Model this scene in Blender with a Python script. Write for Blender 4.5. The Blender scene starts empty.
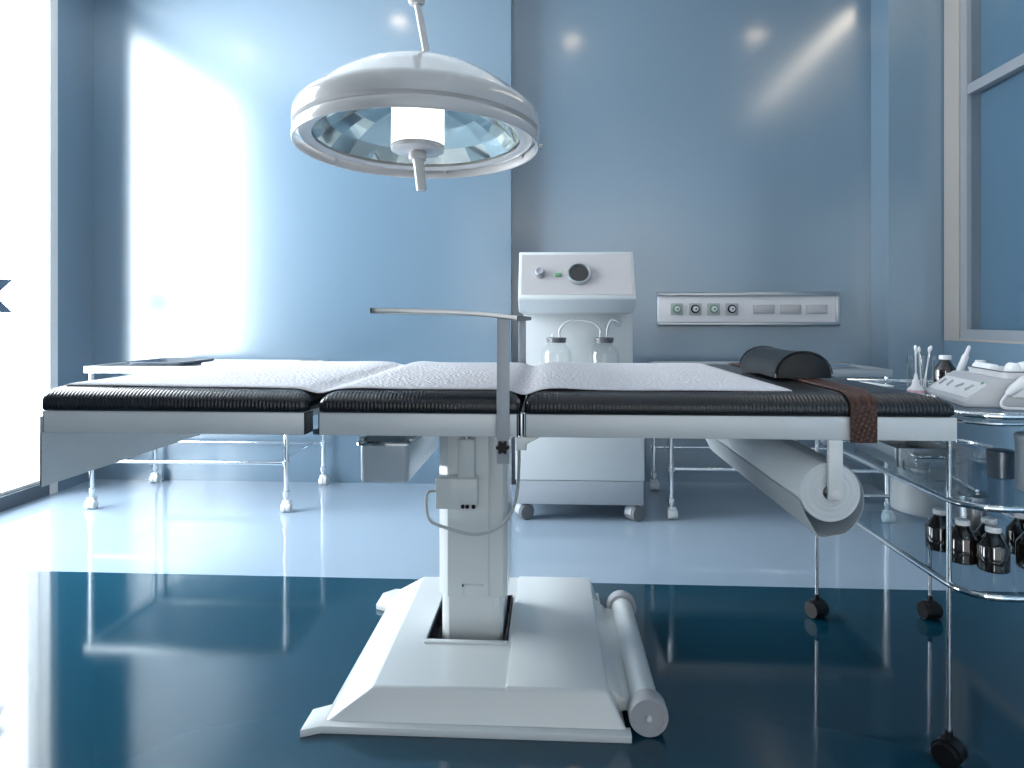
import bpy, bmesh, math, random
from mathutils import Vector, Matrix
random.seed(7)
PI = math.pi
S = bpy.context.scene
COL = S.collection

# ------------------------------------------------------------------ camera
CAM_H = 0.97
cd = bpy.data.cameras.new('camera'); cam = bpy.data.objects.new('camera', cd); COL.objects.link(cam)
cam.location = (0, 0, CAM_H)
cam.rotation_euler = (PI/2, 0, math.atan(38/683))      # turned slightly left, level
cd.sensor_fit = 'HORIZONTAL'; cd.sensor_width = 36; cd.lens = 36*683/1024
cd.shift_y = -65/1024                                   # architectural shift lens
cd.clip_start = 0.02; cd.clip_end = 200
S.camera = cam

# ------------------------------------------------------------------ world
SKY_BRIGHT, SKY_FILL = 42.0, 3.7             # bright open sky on the left; dim level added as frontal fill behind the camera
w = bpy.data.worlds.new('daylight'); S.world = w; w.use_nodes = True
wn, wl = w.node_tree.nodes, w.node_tree.links
bg = wn['Background']; bg.inputs[1].default_value = 1.0
wt = wn.new('ShaderNodeTexCoord'); wx = wn.new('ShaderNodeSeparateXYZ'); wl.new(wt.outputs['Generated'], wx.inputs[0])
wr = wn.new('ShaderNodeMapRange'); wr.inputs[1].default_value = -0.42; wr.inputs[2].default_value = -0.36; wr.inputs[3].default_value = 1; wr.inputs[4].default_value = 0
wl.new(wx.outputs['X'], wr.inputs[0])
wm = wn.new('ShaderNodeMix'); wm.data_type = 'RGBA'
wm.inputs[6].default_value = (SKY_FILL, 0.98*SKY_FILL, 0.95*SKY_FILL, 1)
wm.inputs[7].default_value = (0.92*SKY_BRIGHT, 0.97*SKY_BRIGHT, 1.0*SKY_BRIGHT, 1)
wl.new(wr.outputs[0], wm.inputs[0]); wl.new(wm.outputs[2], bg.inputs[0])
pd = bpy.data.lights.new('window_portal', 'AREA'); pd.shape = 'RECTANGLE'; pd.size = 2.80; pd.size_y = 1.80
pd.cycles.is_portal = True
po = bpy.data.objects.new('window_portal', pd); COL.objects.link(po)
po.location = (-2.80, 2.70, 1.50); po.rotation_euler = (0, -PI/2, 0)
pd2 = bpy.data.lights.new('fill_window_portal', 'AREA'); pd2.shape = 'RECTANGLE'; pd2.size = 3.5; pd2.size_y = 2.7  # samples the added fill window behind the camera
pd2.cycles.is_portal = True
po2 = bpy.data.objects.new('fill_window_portal', pd2); COL.objects.link(po2)
po2.location = (0.35, -2.62, 1.45); po2.rotation_euler = (PI/2, 0, 0)

# ------------------------------------------------------------------ exposure
vs = S.view_settings
vs.view_transform = 'Standard'; vs.look = 'None'; vs.gamma = 1; vs.use_curve_mapping = False
vs.exposure = -1.12
DOWNLIGHT = 50.0
STRIP = 18.0

# ------------------------------------------------------------------ materials
def new_mat(name):
    m = bpy.data.materials.new(name); m.use_nodes = True
    return m, m.node_tree.nodes, m.node_tree.links, m.node_tree.nodes['Principled BSDF']

def pbr(name, col, rough=0.4, metal=0.0, coat=0.0, coat_rough=0.05, ior=1.5, bump=0.0, bscale=6.0, var=0.04, emit=None, estr=0.0, stretch=(1,1,1), coat_ior=1.5):
    """principled surface with slight procedural variation and optional fine bump"""
    m, n, l, p = new_mat(name)
    p.inputs['Metallic'].default_value = metal
    p.inputs['IOR'].default_value = ior
    p.inputs['Coat Weight'].default_value = coat
    p.inputs['Coat Roughness'].default_value = coat_rough; p.inputs['Coat IOR'].default_value = coat_ior
    tc = n.new('ShaderNodeTexCoord'); mp = n.new('ShaderNodeMapping'); mp.inputs['Scale'].default_value = stretch
    l.new(tc.outputs['Object'], mp.inputs[0])
    nz = n.new('ShaderNodeTexNoise'); nz.inputs['Scale'].default_value = bscale; nz.inputs['Detail'].default_value = 3
    l.new(mp.outputs[0], nz.inputs['Vector'])
    mx = n.new('ShaderNodeMix'); mx.data_type = 'RGBA'
    mx.inputs[6].default_value = tuple(c*(1-var) for c in col)+(1,)
    mx.inputs[7].default_value = tuple(min(1, c*(1+var)) for c in col)+(1,)
    l.new(nz.outputs[0], mx.inputs[0]); l.new(mx.outputs[2], p.inputs['Base Color'])
    p.inputs['Roughness'].default_value = rough
    if bump:
        b = n.new('ShaderNodeBump'); b.inputs['Strength'].default_value = bump; b.inputs['Distance'].default_value = 0.002
        l.new(nz.outputs[0], b.inputs['Height']); l.new(b.outputs[0], p.inputs['Normal'])
    if emit:
        p.inputs['Emission Color'].default_value = emit+(1,); p.inputs['Emission Strength'].default_value = estr
    return m

def glass(name, tint=(0.93, 0.97, 0.97), refl=1.0, rough=0.02):
    """thin clear glass: tinted transparency plus fresnel reflection"""
    m = bpy.data.materials.new(name); m.use_nodes = True
    n, l = m.node_tree.nodes, m.node_tree.links
    n.remove(n['Principled BSDF'])
    t = n.new('ShaderNodeBsdfTransparent'); t.inputs[0].default_value = tint+(1,)
    g = n.new('ShaderNodeBsdfGlossy'); g.inputs['Roughness'].default_value = rough
    f = n.new('ShaderNodeFresnel'); f.inputs[0].default_value = 1.5
    mm = n.new('ShaderNodeMath'); mm.operation = 'MULTIPLY'; mm.inputs[1].default_value = refl
    mix = n.new('ShaderNodeMixShader')
    ge = n.new('ShaderNodeNewGeometry'); fr = n.new('ShaderNodeMath'); fr.operation = 'MULTIPLY_ADD'   # reflect on entering faces only
    fr.inputs[1].default_value = -1.0; fr.inputs[2].default_value = 1.0; l.new(ge.outputs['Backfacing'], fr.inputs[0])
    m2 = n.new('ShaderNodeMath'); m2.operation = 'MULTIPLY'; l.new(fr.outputs[0], m2.inputs[0]); l.new(mm.outputs[0], m2.inputs[1])
    l.new(f.outputs[0], mm.inputs[0]); l.new(m2.outputs[0], mix.inputs[0])
    l.new(t.outputs[0], mix.inputs[1]); l.new(g.outputs[0], mix.inputs[2])
    l.new(mix.outputs[0], n['Material Output'].inputs[0])
    return m

def emitter(name, col, strength):
    m = bpy.data.materials.new(name); m.use_nodes = True
    n, l = m.node_tree.nodes, m.node_tree.links
    n.remove(n['Principled BSDF'])
    e = n.new('ShaderNodeEmission'); e.inputs[0].default_value = col+(1,); e.inputs[1].default_value = strength
    l.new(e.outputs[0], n['Material Output'].inputs[0])
    return m

def floor_mat():
    m, n, l, p = new_mat('two_tone_epoxy_floor')
    tc = n.new('ShaderNodeTexCoord'); sx = n.new('ShaderNodeSeparateXYZ'); l.new(tc.outputs['Object'], sx.inputs[0])
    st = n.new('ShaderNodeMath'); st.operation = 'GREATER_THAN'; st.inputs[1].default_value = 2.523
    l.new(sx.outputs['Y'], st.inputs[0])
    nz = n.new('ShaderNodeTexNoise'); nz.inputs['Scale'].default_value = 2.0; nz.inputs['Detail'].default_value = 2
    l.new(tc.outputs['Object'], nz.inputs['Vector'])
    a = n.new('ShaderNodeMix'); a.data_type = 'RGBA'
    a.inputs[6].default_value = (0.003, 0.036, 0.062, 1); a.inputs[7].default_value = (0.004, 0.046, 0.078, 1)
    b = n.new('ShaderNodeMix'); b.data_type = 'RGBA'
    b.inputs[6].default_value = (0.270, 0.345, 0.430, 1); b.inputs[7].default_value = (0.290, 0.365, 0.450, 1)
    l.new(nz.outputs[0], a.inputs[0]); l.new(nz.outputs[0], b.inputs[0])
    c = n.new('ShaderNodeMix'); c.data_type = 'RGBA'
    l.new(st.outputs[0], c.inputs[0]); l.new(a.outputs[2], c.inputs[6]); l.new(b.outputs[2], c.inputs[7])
    l.new(c.outputs[2], p.inputs['Base Color'])
    p.inputs['Roughness'].default_value = 0.075; p.inputs['IOR'].default_value = 1.55
    return m

def leather_mat(name, col, rough=0.27, ribs=250.0):
    """black upholstery with fine vertical ribs and grain"""
    m, n, l, p = new_mat(name)
    p.inputs['Roughness'].default_value = rough
    tc = n.new('ShaderNodeTexCoord')
    wv = n.new('ShaderNodeTexWave'); wv.wave_type = 'BANDS'; wv.bands_direction = 'X'
    wv.inputs['Scale'].default_value = ribs/6.283; wv.inputs['Distortion'].default_value = 0.0; wv.inputs['Detail'].default_value = 0
    l.new(tc.outputs['Object'], wv.inputs['Vector'])
    nz = n.new('ShaderNodeTexNoise'); nz.inputs['Scale'].default_value = 320
    l.new(tc.outputs['Object'], nz.inputs['Vector'])
    ad = n.new('ShaderNodeMath'); ad.operation = 'MULTIPLY_ADD'; ad.inputs[1].default_value = 0.5
    l.new(nz.outputs[0], ad.inputs[0]); l.new(wv.outputs['Fac'], ad.inputs[2])
    b = n.new('ShaderNodeBump'); b.inputs['Strength'].default_value = 0.5; b.inputs['Distance'].default_value = 0.0011
    l.new(ad.outputs[0], b.inputs['Height']); l.new(b.outputs[0], p.inputs['Normal'])
    mx = n.new('ShaderNodeMix'); mx.data_type = 'RGBA'
    mx.inputs[6].default_value = tuple(c*0.8 for c in col)+(1,); mx.inputs[7].default_value = tuple(c*1.2 for c in col)+(1,)
    l.new(nz.outputs[0], mx.inputs[0]); l.new(mx.outputs[2], p.inputs['Base Color'])
    return m

def paper_mat():
    m, n, l, p = new_mat('crepe_paper')
    p.inputs['Roughness'].default_value = 0.85
    tc = n.new('ShaderNodeTexCoord')
    vo = n.new('ShaderNodeTexVoronoi'); vo.inputs['Scale'].default_value = 110
    mp = n.new('ShaderNodeMapping'); mp.inputs['Scale'].default_value = (1, 1, 0.2)
    l.new(tc.outputs['Object'], mp.inputs[0]); l.new(mp.outputs[0], vo.inputs['Vector'])
    nz = n.new('ShaderNodeTexNoise'); nz.inputs['Scale'].default_value = 14; nz.inputs['Detail'].default_value = 6
    l.new(tc.outputs['Object'], nz.inputs['Vector'])
    ad = n.new('ShaderNodeMath'); ad.operation = 'ADD'
    l.new(vo.outputs['Distance'], ad.inputs[0]); l.new(nz.outputs[0], ad.inputs[1])
    b = n.new('ShaderNodeBump'); b.inputs['Strength'].default_value = 0.8; b.inputs['Distance'].default_value = 0.004
    l.new(ad.outputs[0], b.inputs['Height']); l.new(b.outputs[0], p.inputs['Normal'])
    mx = n.new('ShaderNodeMix'); mx.data_type = 'RGBA'
    mx.inputs[6].default_value = (0.60, 0.585, 0.62, 1); mx.inputs[7].default_value = (0.75, 0.73, 0.76, 1)
    l.new(vo.outputs['Distance'], mx.inputs[0]); l.new(mx.outputs[2], p.inputs['Base Color'])
    return m

def strap_mat():
    m, n, l, p = new_mat('braided_brown_leather')
    tc = n.new('ShaderNodeTexCoord')
    mp = n.new('ShaderNodeMapping'); mp.inputs['Rotation'].default_value = (0, 0, 0.0)
    l.new(tc.outputs['Object'], mp.inputs[0])
    sp = n.new('ShaderNodeSeparateXYZ'); l.new(mp.outputs[0], sp.inputs[0])
    # arc-length like coordinate: y - z runs along the strap whichever way it faces
    d = n.new('ShaderNodeMath'); d.operation = 'SUBTRACT'; l.new(sp.outputs['Y'], d.inputs[0]); l.new(sp.outputs['Z'], d.inputs[1])
    cb = n.new('ShaderNodeCombineXYZ'); l.new(sp.outputs['X'], cb.inputs[0]); l.new(d.outputs[0], cb.inputs[1])
    ws = []
    for rot, dist in ((0.95, 1.2), (-0.35, 0.8)):
        m2 = n.new('ShaderNodeMapping'); m2.inputs['Rotation'].default_value = (0, 0, rot)
        l.new(cb.outputs[0], m2.inputs[0])
        wv = n.new('ShaderNodeTexWave'); wv.bands_direction = 'X'; wv.inputs['Scale'].default_value = 34; wv.inputs['Distortion'].default_value = dist
        wv.inputs['Detail'].default_value = 1; l.new(m2.outputs[0], wv.inputs['Vector']); ws.append(wv)
    mu = n.new('ShaderNodeMath'); mu.operation = 'MULTIPLY'; l.new(ws[0].outputs['Fac'], mu.inputs[0]); l.new(ws[1].outputs['Fac'], mu.inputs[1])
    cr = n.new('ShaderNodeMix'); cr.data_type = 'RGBA'
    cr.inputs[6].default_value = (0.022, 0.005, 0.002, 1); cr.inputs[7].default_value = (0.13, 0.030, 0.009, 1)
    l.new(mu.outputs[0], cr.inputs[0]); l.new(cr.outputs[2], p.inputs['Base Color'])
    b = n.new('ShaderNodeBump'); b.inputs['Strength'].default_value = 0.7; b.inputs['Distance'].default_value = 0.002
    l.new(mu.outputs[0], b.inputs['Height']); l.new(b.outputs[0], p.inputs['Normal'])
    p.inputs['Roughness'].default_value = 0.45
    return m

M = {}
M['wall'] = pbr('blue_wall_panel', (0.112, 0.180, 0.248), rough=0.30, ior=1.5, coat=1.0, coat_rough=0.19, coat_ior=1.85, bump=0.02, bscale=90, var=0.02)
M['wall_plain'] = pbr('blue_wall_paint', (0.112, 0.180, 0.248), rough=0.35, ior=1.5, bump=0.02, bscale=90, var=0.02)
M['ceiling'] = pbr('ceiling_white', (0.70, 0.72, 0.74), rough=0.7, bump=0.02, var=0.02)
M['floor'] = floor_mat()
M['skirting'] = pbr('grey_skirting', (0.08, 0.10, 0.125), rough=0.4)
M['white_frame'] = pbr('white_frame_paint', (0.72, 0.70, 0.68), rough=0.35)
M['grey_frame'] = pbr('grey_sash_paint', (0.20, 0.22, 0.25), rough=0.35)
M['pane'] = glass('window_glass', (0.96, 0.98, 0.99))
M['dark_pane'] = glass('partition_glass', (0.88, 0.92, 0.94), rough=0.05)
M['enamel'] = pbr('white_enamel', (0.71, 0.73, 0.73), rough=0.28, coat=0.4, coat_rough=0.08, var=0.005)
M['column_enamel'] = pbr('column_enamel', (0.82, 0.845, 0.84), rough=0.3, coat=0.4, coat_rough=0.08, var=0.005)
M['roller_cap'] = pbr('roller_cap_plastic', (0.42, 0.42, 0.44), rough=0.4, var=0.01)
M['machine_enamel'] = pbr('machine_enamel', (0.56, 0.585, 0.60), rough=0.30, coat=0.4, coat_rough=0.08, var=0.005)
M['arch_grey'] = pbr('arch_grey_paint', (0.40, 0.42, 0.45), rough=0.35)
M['drum'] = pbr('drum_plastic', (0.50, 0.53, 0.56), rough=0.4, var=0.01)
M['enamel_grey'] = pbr('grey_enamel', (0.33, 0.36, 0.40), rough=0.35, var=0.02)
M['frame_metal'] = pbr('satin_pale_metal', (0.66, 0.68, 0.69), rough=0.36, metal=0.1, var=0.02)
M['brushed'] = pbr('brushed_steel', (0.56, 0.58, 0.60), rough=0.42, metal=0.3, bump=0.15, bscale=30, stretch=(1, 1, 22), var=0.08)
M['steel'] = pbr('satin_steel', (0.50, 0.52, 0.54), rough=0.28, metal=0.9, var=0.03)
M['dark_steel'] = pbr('dark_satin_steel', (0.17, 0.19, 0.22), rough=0.35, metal=0.8, var=0.05)
M['basin_steel'] = pbr('basin_steel', (0.64, 0.70, 0.76), rough=0.30, metal=0.2, var=0.02)
M['trolley_top'] = pbr('trolley_top_steel', (0.42, 0.44, 0.46), rough=0.3, metal=0.5, var=0.02)
M['casing'] = pbr('warm_grey_casing', (0.27, 0.258, 0.248), rough=0.4, var=0.02)
M['chrome'] = pbr('polished_chrome', (0.78, 0.80, 0.82), rough=0.09, metal=1.0, var=0.02)
M['black_metal'] = pbr('black_metal', (0.008, 0.009, 0.012), rough=0.3)
M['black_rubber'] = pbr('black_rubber', (0.004, 0.004, 0.005), rough=0.38, ior=1.35)
M['grey_rubber'] = pbr('grey_castor_plastic', (0.17, 0.175, 0.185), rough=0.4)
M['leather'] = leather_mat('ribbed_black_leather', (0.010, 0.012, 0.016))
M['leather_smooth'] = pbr('smooth_black_leather', (0.007, 0.008, 0.010), rough=0.40, ior=1.4, bump=0.08, bscale=260, var=0.2)
M['paper'] = paper_mat()
M['paper_roll'] = pbr('smooth_roll_paper', (0.64, 0.67, 0.69), rough=0.7, bump=0.05, bscale=120, var=0.02)
def thin_paper():
    m = bpy.data.materials.new('thin_roll_paper'); m.use_nodes = True
    n, l = m.node_tree.nodes, m.node_tree.links; p = n['Principled BSDF']
    p.inputs['Base Color'].default_value = (0.66, 0.69, 0.71, 1); p.inputs['Roughness'].default_value = 0.7
    t = n.new('ShaderNodeBsdfTranslucent'); t.inputs[0].default_value = (0.72, 0.75, 0.77, 1)
    nz = n.new('ShaderNodeTexNoise'); nz.inputs['Scale'].default_value = 40
    mr = n.new('ShaderNodeMapRange'); mr.inputs[3].default_value = 0.40; mr.inputs[4].default_value = 0.50
    mx = n.new('ShaderNodeMixShader'); l.new(nz.outputs[0], mr.inputs[0]); l.new(mr.outputs[0], mx.inputs[0])
    l.new(p.outputs[0], mx.inputs[1]); l.new(t.outputs[0], mx.inputs[2]); l.new(mx.outputs[0], n['Material Output'].inputs[0])
    return m
M['thin_paper'] = thin_paper()
M['strap'] = strap_mat()
M['white_plastic'] = pbr('white_plastic', (0.72, 0.72, 0.74), rough=0.3, var=0.02)
M['console'] = pbr('console_shell', (0.46, 0.46, 0.48), rough=0.35, var=0.01)
M['jar_lid'] = pbr('jar_lid_plastic', (0.11, 0.115, 0.13), rough=0.35)
M['grey_plastic'] = pbr('grey_plastic', (0.30, 0.31, 0.34), rough=0.4)
M['lamp_white'] = pbr('lamp_white_enamel', (0.55, 0.535, 0.53), rough=0.16, coat=0.6, coat_rough=0.04, var=0.01)
M['mirror'] = pbr('lamp_mirror', (0.80, 0.82, 0.80), rough=0.05, metal=1.0, var=0.02)
M['lamp_glow'] = emitter('lamp_glow', (1.0, 0.98, 0.96), 4.0)
M['lamp_glass'] = glass('lamp_glass', (0.95, 0.97, 0.96))
M['clear'] = glass('clear_jar_glass', (0.975, 0.985, 0.985), refl=1.6)
M['shelf_glass'] = glass('shelf_glass', (0.74, 0.82, 0.86), refl=0.9)
M['amber'] = pbr('dark_bottle_glass', (0.010, 0.007, 0.006), rough=0.06, coat=1.0, coat_rough=0.02, var=0.1)
M['green'] = pbr('green_plastic', (0.12, 0.32, 0.16), rough=0.35)
M['wall_face'] = pbr('white_wall_panel_face', (0.70, 0.69, 0.71), rough=0.45, var=0.01)
M['panel_face'] = pbr('pale_grey_panel', (0.47, 0.45, 0.46), rough=0.45, var=0.01)
M['outlet'] = pbr('outlet_grey', (0.40, 0.40, 0.42), rough=0.4)
M['cotton'] = pbr('white_cotton', (0.85, 0.85, 0.86), rough=0.95, bump=0.8, bscale=160)
M['cable'] = pbr('grey_cable', (0.55, 0.58, 0.58), rough=0.4)
M['decal'] = pbr('blue_grey_film', (0.09, 0.135, 0.20), rough=0.5)
M['pink'] = pbr('pink_label', (0.70, 0.40, 0.48), rough=0.5)
M['downlight'] = emitter('warm_downlight', (1.0, 0.80, 0.58), DOWNLIGHT)
M['strip'] = emitter('warm_strip', (1.0, 0.88, 0.72), STRIP)

# ------------------------------------------------------------------ mesh helpers
def absorb(bm, t):
    me = bpy.data.meshes.new('t'); t.to_mesh(me); t.free(); bm.from_mesh(me); bpy.data.meshes.remove(me)

def box(bm, x0, x1, y0, y1, z0, z1, bev=0.0, seg=2, rot=None, piv=None):
    t = bmesh.new()
    bmesh.ops.create_cube(t, size=1)
    bmesh.ops.transform(t, verts=t.verts, matrix=Matrix.Translation(((x0+x1)/2, (y0+y1)/2, (z0+z1)/2)) @ Matrix.Diagonal((x1-x0, y1-y0, z1-z0, 1)))
    if bev: bmesh.ops.bevel(t, geom=t.edges[:], offset=bev, segments=seg, profile=0.5, affect='EDGES')
    if rot is not None:
        p = Matrix.Translation(piv)
        bmesh.ops.transform(t, verts=t.verts, matrix=p @ rot @ p.inverted())
    absorb(bm, t); return bm

def fillet(pts, r, n=6):
    """round the inner corners of a polyline"""
    P = [Vector(p) for p in pts]; out = [P[0]]
    for a, b, c in zip(P, P[1:], P[2:]):
        u = (a-b); v = (c-b); rr = min(r, u.length*0.49, v.length*0.49)
        s = b+u.normalized()*rr; e = b+v.normalized()*rr
        for k in range(n+1):
            f = k/n; out.append((1-f)**2*s + 2*f*(1-f)*b + f*f*e)
    out.append(P[-1]); return out

def curve(pts, n=10):
    """Catmull-Rom through points"""
    P = [Vector(p) for p in pts]; P = [2*P[0]-P[1]]+P+[2*P[-1]-P[-2]]; out = []
    for i in range(1, len(P)-2):
        for k in range(n):
            t = k/n; a, b, c, d = P[i-1], P[i], P[i+1], P[i+2]
            out.append(0.5*((2*b)+(c-a)*t+(2*a-5*b+4*c-d)*t*t+(3*b-a-3*c+d)*t**3))
    out.append(P[-2]); return out

def tube(bm, pts, r, seg=12, closed=False, radii=None):
    P = [Vector(p) for p in pts]; n = len(P); rings = []
    T = []
    for i in range(n):
        if closed: d = P[(i+1) % n]-P[i-1]
        else: d = P[min(i+1, n-1)]-P[max(i-1, 0)]
        T.append(d.normalized())
    ref = Vector((0, 0, 1)) if abs(T[0].z) < 0.9 else Vector((1, 0, 0))
    N = T[0].cross(ref).normalized()
    for i in range(n):
        if i: N = T[i-1].rotation_difference(T[i]) @ N
        N = (N-T[i]*N.dot(T[i])).normalized(); B = T[i].cross(N)
        rr = radii[i] if radii else r
        rings.append([bm.verts.new(P[i]+rr*(math.cos(2*PI*k/seg)*N+math.sin(2*PI*k/seg)*B)) for k in range(seg)])
    m = n if closed else n-1
    for i in range(m):
        a, b = rings[i], rings[(i+1) % n]
        for k in range(seg):
            bm.faces.new((a[k], a[(k+1) % seg], b[(k+1) % seg], b[k]))
    if not closed:
        bm.faces.new(rings[0][::-1]); bm.faces.new(rings[-1])
    return bm

def lathe(bm, prof, cx, cy, cz=0.0, seg=40, axis='Z', closed=False):
    """revolve (r, h) profile; r == 0 ends collapse to a point"""
    def pt(r, h, a):
        c, s = r*math.cos(a), r*math.sin(a)
        return {'Z': (cx+c, cy+s, cz+h), 'Y': (cx+c, cy+h, cz+s), 'X': (cx+h, cy+c, cz+s)}[axis]
    rings = []
    for r, h in prof:
        if r < 1e-6: rings.append([bm.verts.new(pt(0, h, 0))])
        else: rings.append([bm.verts.new(pt(r, h, 2*PI*k/seg)) for k in range(seg)])
    pairs = list(zip(rings, rings[1:])) + ([(rings[-1], rings[0])] if closed else [])
    for a, b in pairs:
        for k in range(seg):
            k2 = (k+1) % seg
            if len(a) == 1 and len(b) == 1: continue
            if len(a) == 1: bm.faces.new((a[0], b[k2], b[k]))
            elif len(b) == 1: bm.faces.new((a[k], a[k2], b[0]))
            else: bm.faces.new((a[k], a[k2], b[k2], b[k]))
    return bm

def prism(bm, poly, a0, a1, plane='XZ', bev=0.0):
    """extrude a polygon (list of 2-D points) along the remaining axis"""
    def pt(p, a): return {'XZ': (p[0], a, p[1]), 'YZ': (a, p[0], p[1]), 'XY': (p[0], p[1], a)}[plane]
    t = bmesh.new()
    A = [t.verts.new(pt(p, a0)) for p in poly]; B = [t.verts.new(pt(p, a1)) for p in poly]
    t.faces.new(A); t.faces.new(B[::-1])
    for i in range(len(poly)):
        j = (i+1) % len(poly); t.faces.new((A[j], A[i], B[i], B[j]))
    bmesh.ops.recalc_face_normals(t, faces=t.faces)
    if bev: bmesh.ops.bevel(t, geom=t.edges[:], offset=bev, segments=2, profile=0.5, affect='EDGES')
    absorb(bm, t); return bm

def rrect(x0, x1, y0, y1, r, n=6):
    out = []
    for cx, cy, a in ((x1-r, y1-r, 0), (x0+r, y1-r, 1), (x0+r, y0+r, 2), (x1-r, y0+r, 3)):
        for k in range(n+1):
            t = PI/2*(a+k/n); out.append((cx+r*math.cos(t), cy+r*math.sin(t)))
    return out

def loft(bm, rings, cap0=True, cap1=True):
    V = [[bm.verts.new(p) for p in r] for r in rings]
    for a, b in zip(V, V[1:]):
        n = len(a)
        for k in range(n): bm.faces.new((a[k], a[(k+1) % n], b[(k+1) % n], b[k]))
    if cap0: bm.faces.new(V[0][::-1])
    if cap1: bm.faces.new(V[-1])
    return bm

def new(): return bmesh.new()

# ------------------------------------------------------------------ object helpers
WORLD = {}
def tag(o, label=None, cat=None, group=None, kind=None):
    if label: o['label'] = label
    if cat: o['category'] = cat
    if group: o['group'] = group
    if kind: o['kind'] = kind
    return o

def thing(name, label, cat, loc, group=None):
    o = bpy.data.objects.new(name, None); COL.objects.link(o); o.location = loc; o.empty_display_size = 0.1
    WORLD[o] = Vector(loc)
    return tag(o, label, cat, group)

def obj(name, bm, mat, parent=None, smooth=40, label=None, rot=None):
    """link bm (in world coordinates) as one mesh object, child of parent when given"""
    bmesh.ops.recalc_face_normals(bm, faces=bm.faces)
    if rot is not None: bmesh.ops.transform(bm, verts=bm.verts, matrix=rot)
    if parent is not None: org = WORLD[parent]
    else:
        xs = [v.co for v in bm.verts]
        lo = [min(c[i] for c in xs) for i in range(3)]; hi = [max(c[i] for c in xs) for i in range(3)]
        org = Vector(((lo[0]+hi[0])/2, (lo[1]+hi[1])/2, lo[2]))
    bmesh.ops.translate(bm, verts=bm.verts, vec=-org)
    me = bpy.data.meshes.new(name); bm.to_mesh(me); bm.free()
    me.materials.append(mat)
    if smooth:
        me.shade_smooth(); me.set_sharp_from_angle(angle=math.radians(smooth))
    o = bpy.data.objects.new(name, me); COL.objects.link(o)
    if parent is not None: o.parent = parent; WORLD[o] = WORLD[parent]
    else: o.location = org; WORLD[o] = org
    if label: o['label'] = label
    return o

def struct(name, bm, mat, parent=None, smooth=None):
    """setting meshes keep the world origin so floor and wall textures use world metres"""
    bmesh.ops.recalc_face_normals(bm, faces=bm.faces)
    me = bpy.data.meshes.new(name); bm.to_mesh(me); bm.free(); me.materials.append(mat)
    if smooth: me.shade_smooth(); me.set_sharp_from_angle(angle=math.radians(smooth))
    o = bpy.data.objects.new(name, me); COL.objects.link(o)
    WORLD[o] = Vector((0, 0, 0))
    if parent is not None: o.parent = parent
    else: o['kind'] = 'structure'
    return o

def dup(root, loc, label, group=None):
    r = root.copy(); COL.objects.link(r); r.location = loc; r['label'] = label
    if group: r['group'] = group
    for ch in list(root.children):
        c = ch.copy(); COL.objects.link(c); c.parent = r
        for g in list(ch.children):
            d = g.copy(); COL.objects.link(d); d.parent = c
    return r

# ================================================================== SETTING
XL, XR, YB1, YB2, YF, ZC = -2.76, 2.173, 3.99, 4.11, -2.6, 3.0
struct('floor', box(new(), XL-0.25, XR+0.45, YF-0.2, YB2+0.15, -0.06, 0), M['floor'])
struct('ceiling', box(new(), XL-0.25, XR+0.45, YF-0.2, YB2+0.15, ZC, ZC+0.1), M['ceiling'])
# back wall: the left half stands a little forward of the right half; one panel joint
b = new()
box(b, XL-0.2, -0.228, YB1, YB2+0.1, 0, ZC)
box(b, -0.228, XR+0.4, YB2, YB2+0.1, 0, ZC)
box(b, -1.27, -0.228, YB1-0.003, YB1+0.01, 0, ZC)
struct('wall_back', b, M['wall'])
# left wall with the tall window opening
WY0, WY1, WZ0, WZ1 = 1.78, 3.62, 0.075, 2.96
b = new()
box(b, XL-0.18, XL, YF, WY0, 0, ZC)
box(b, XL-0.18, XL, WY1+0.06, YB1, 0, ZC)
box(b, XL-0.18, XL, WY0, WY1+0.06, WZ1, ZC)
box(b, XL-0.18, XL-0.02, WY0, WY1, 0, WZ0)
struct('wall_left', b, M['wall'])
struct('baseboard_left', box(new(), XL-0.02, XL+0.004, YF, WY1, 0, 0.073), M['skirting'])
win = struct('window_1', box(new(), XL-0.12, XL+0.006, WY1, WY1+0.06, 0, WZ1), M['white_frame'])
b = new(); box(b, XL-0.12, XL-0.02, WY0, WY1, WZ1-0.04, WZ1); box(b, XL-0.12, XL-0.02, WY0, WY0+0.05, WZ0, WZ1); box(b, XL-0.12, XL-0.02, WY0, WY1, WZ0, WZ0+0.015)
struct('window_frame', b, M['white_frame'], win)
struct('window_pane', box(new(), XL-0.062, XL-0.052, WY0+0.05, WY1, WZ0+0.015, WZ1-0.04), M['pane'], win)
# right wall with the internal window
RY0, RY1, RZ0, RZ1 = 0.9, 3.752, 0.866, 2.9
b = new()
box(b, XR, XR+0.2, YF, RY0, 0, ZC)
box(b, XR, XR+0.2, RY1+0.13, YB2, 0, ZC)
box(b, XR, XR+0.2, RY0, RY1+0.13, 0, RZ0)
box(b, XR, XR+0.2, RY0, RY1+0.13, RZ1, ZC)
box(b, XR+0.075, XR+0.24, YF, YB2, 0, ZC)
struct('wall_right', b, M['wall_plain'])
w2 = struct('window_2', box(new(), XR-0.006, XR+0.075, RY1, RY1+0.135, RZ0, RZ1), M['casing'])
b = new()
box(b, XR+0.002, XR+0.074, RY1-0.055, RY1-0.0005, RZ0, RZ1)
box(b, XR+0.002, XR+0.074, RY0, RY1-0.055, RZ0, RZ0+0.05)
box(b, XR+0.002, XR+0.06, RY0, RY1, RZ1-0.05, RZ1)
box(b, XR+0.002, XR+0.06, RY0, RY0+0.05, RZ0, RZ1)
struct('window_frame', b, M['grey_frame'], w2)
struct('glazing_bar', box(new(), XR+0.006, XR+0.05, RY0+0.05, RY1-0.055, 2.143, 2.195), M['grey_frame'], w2)
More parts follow.
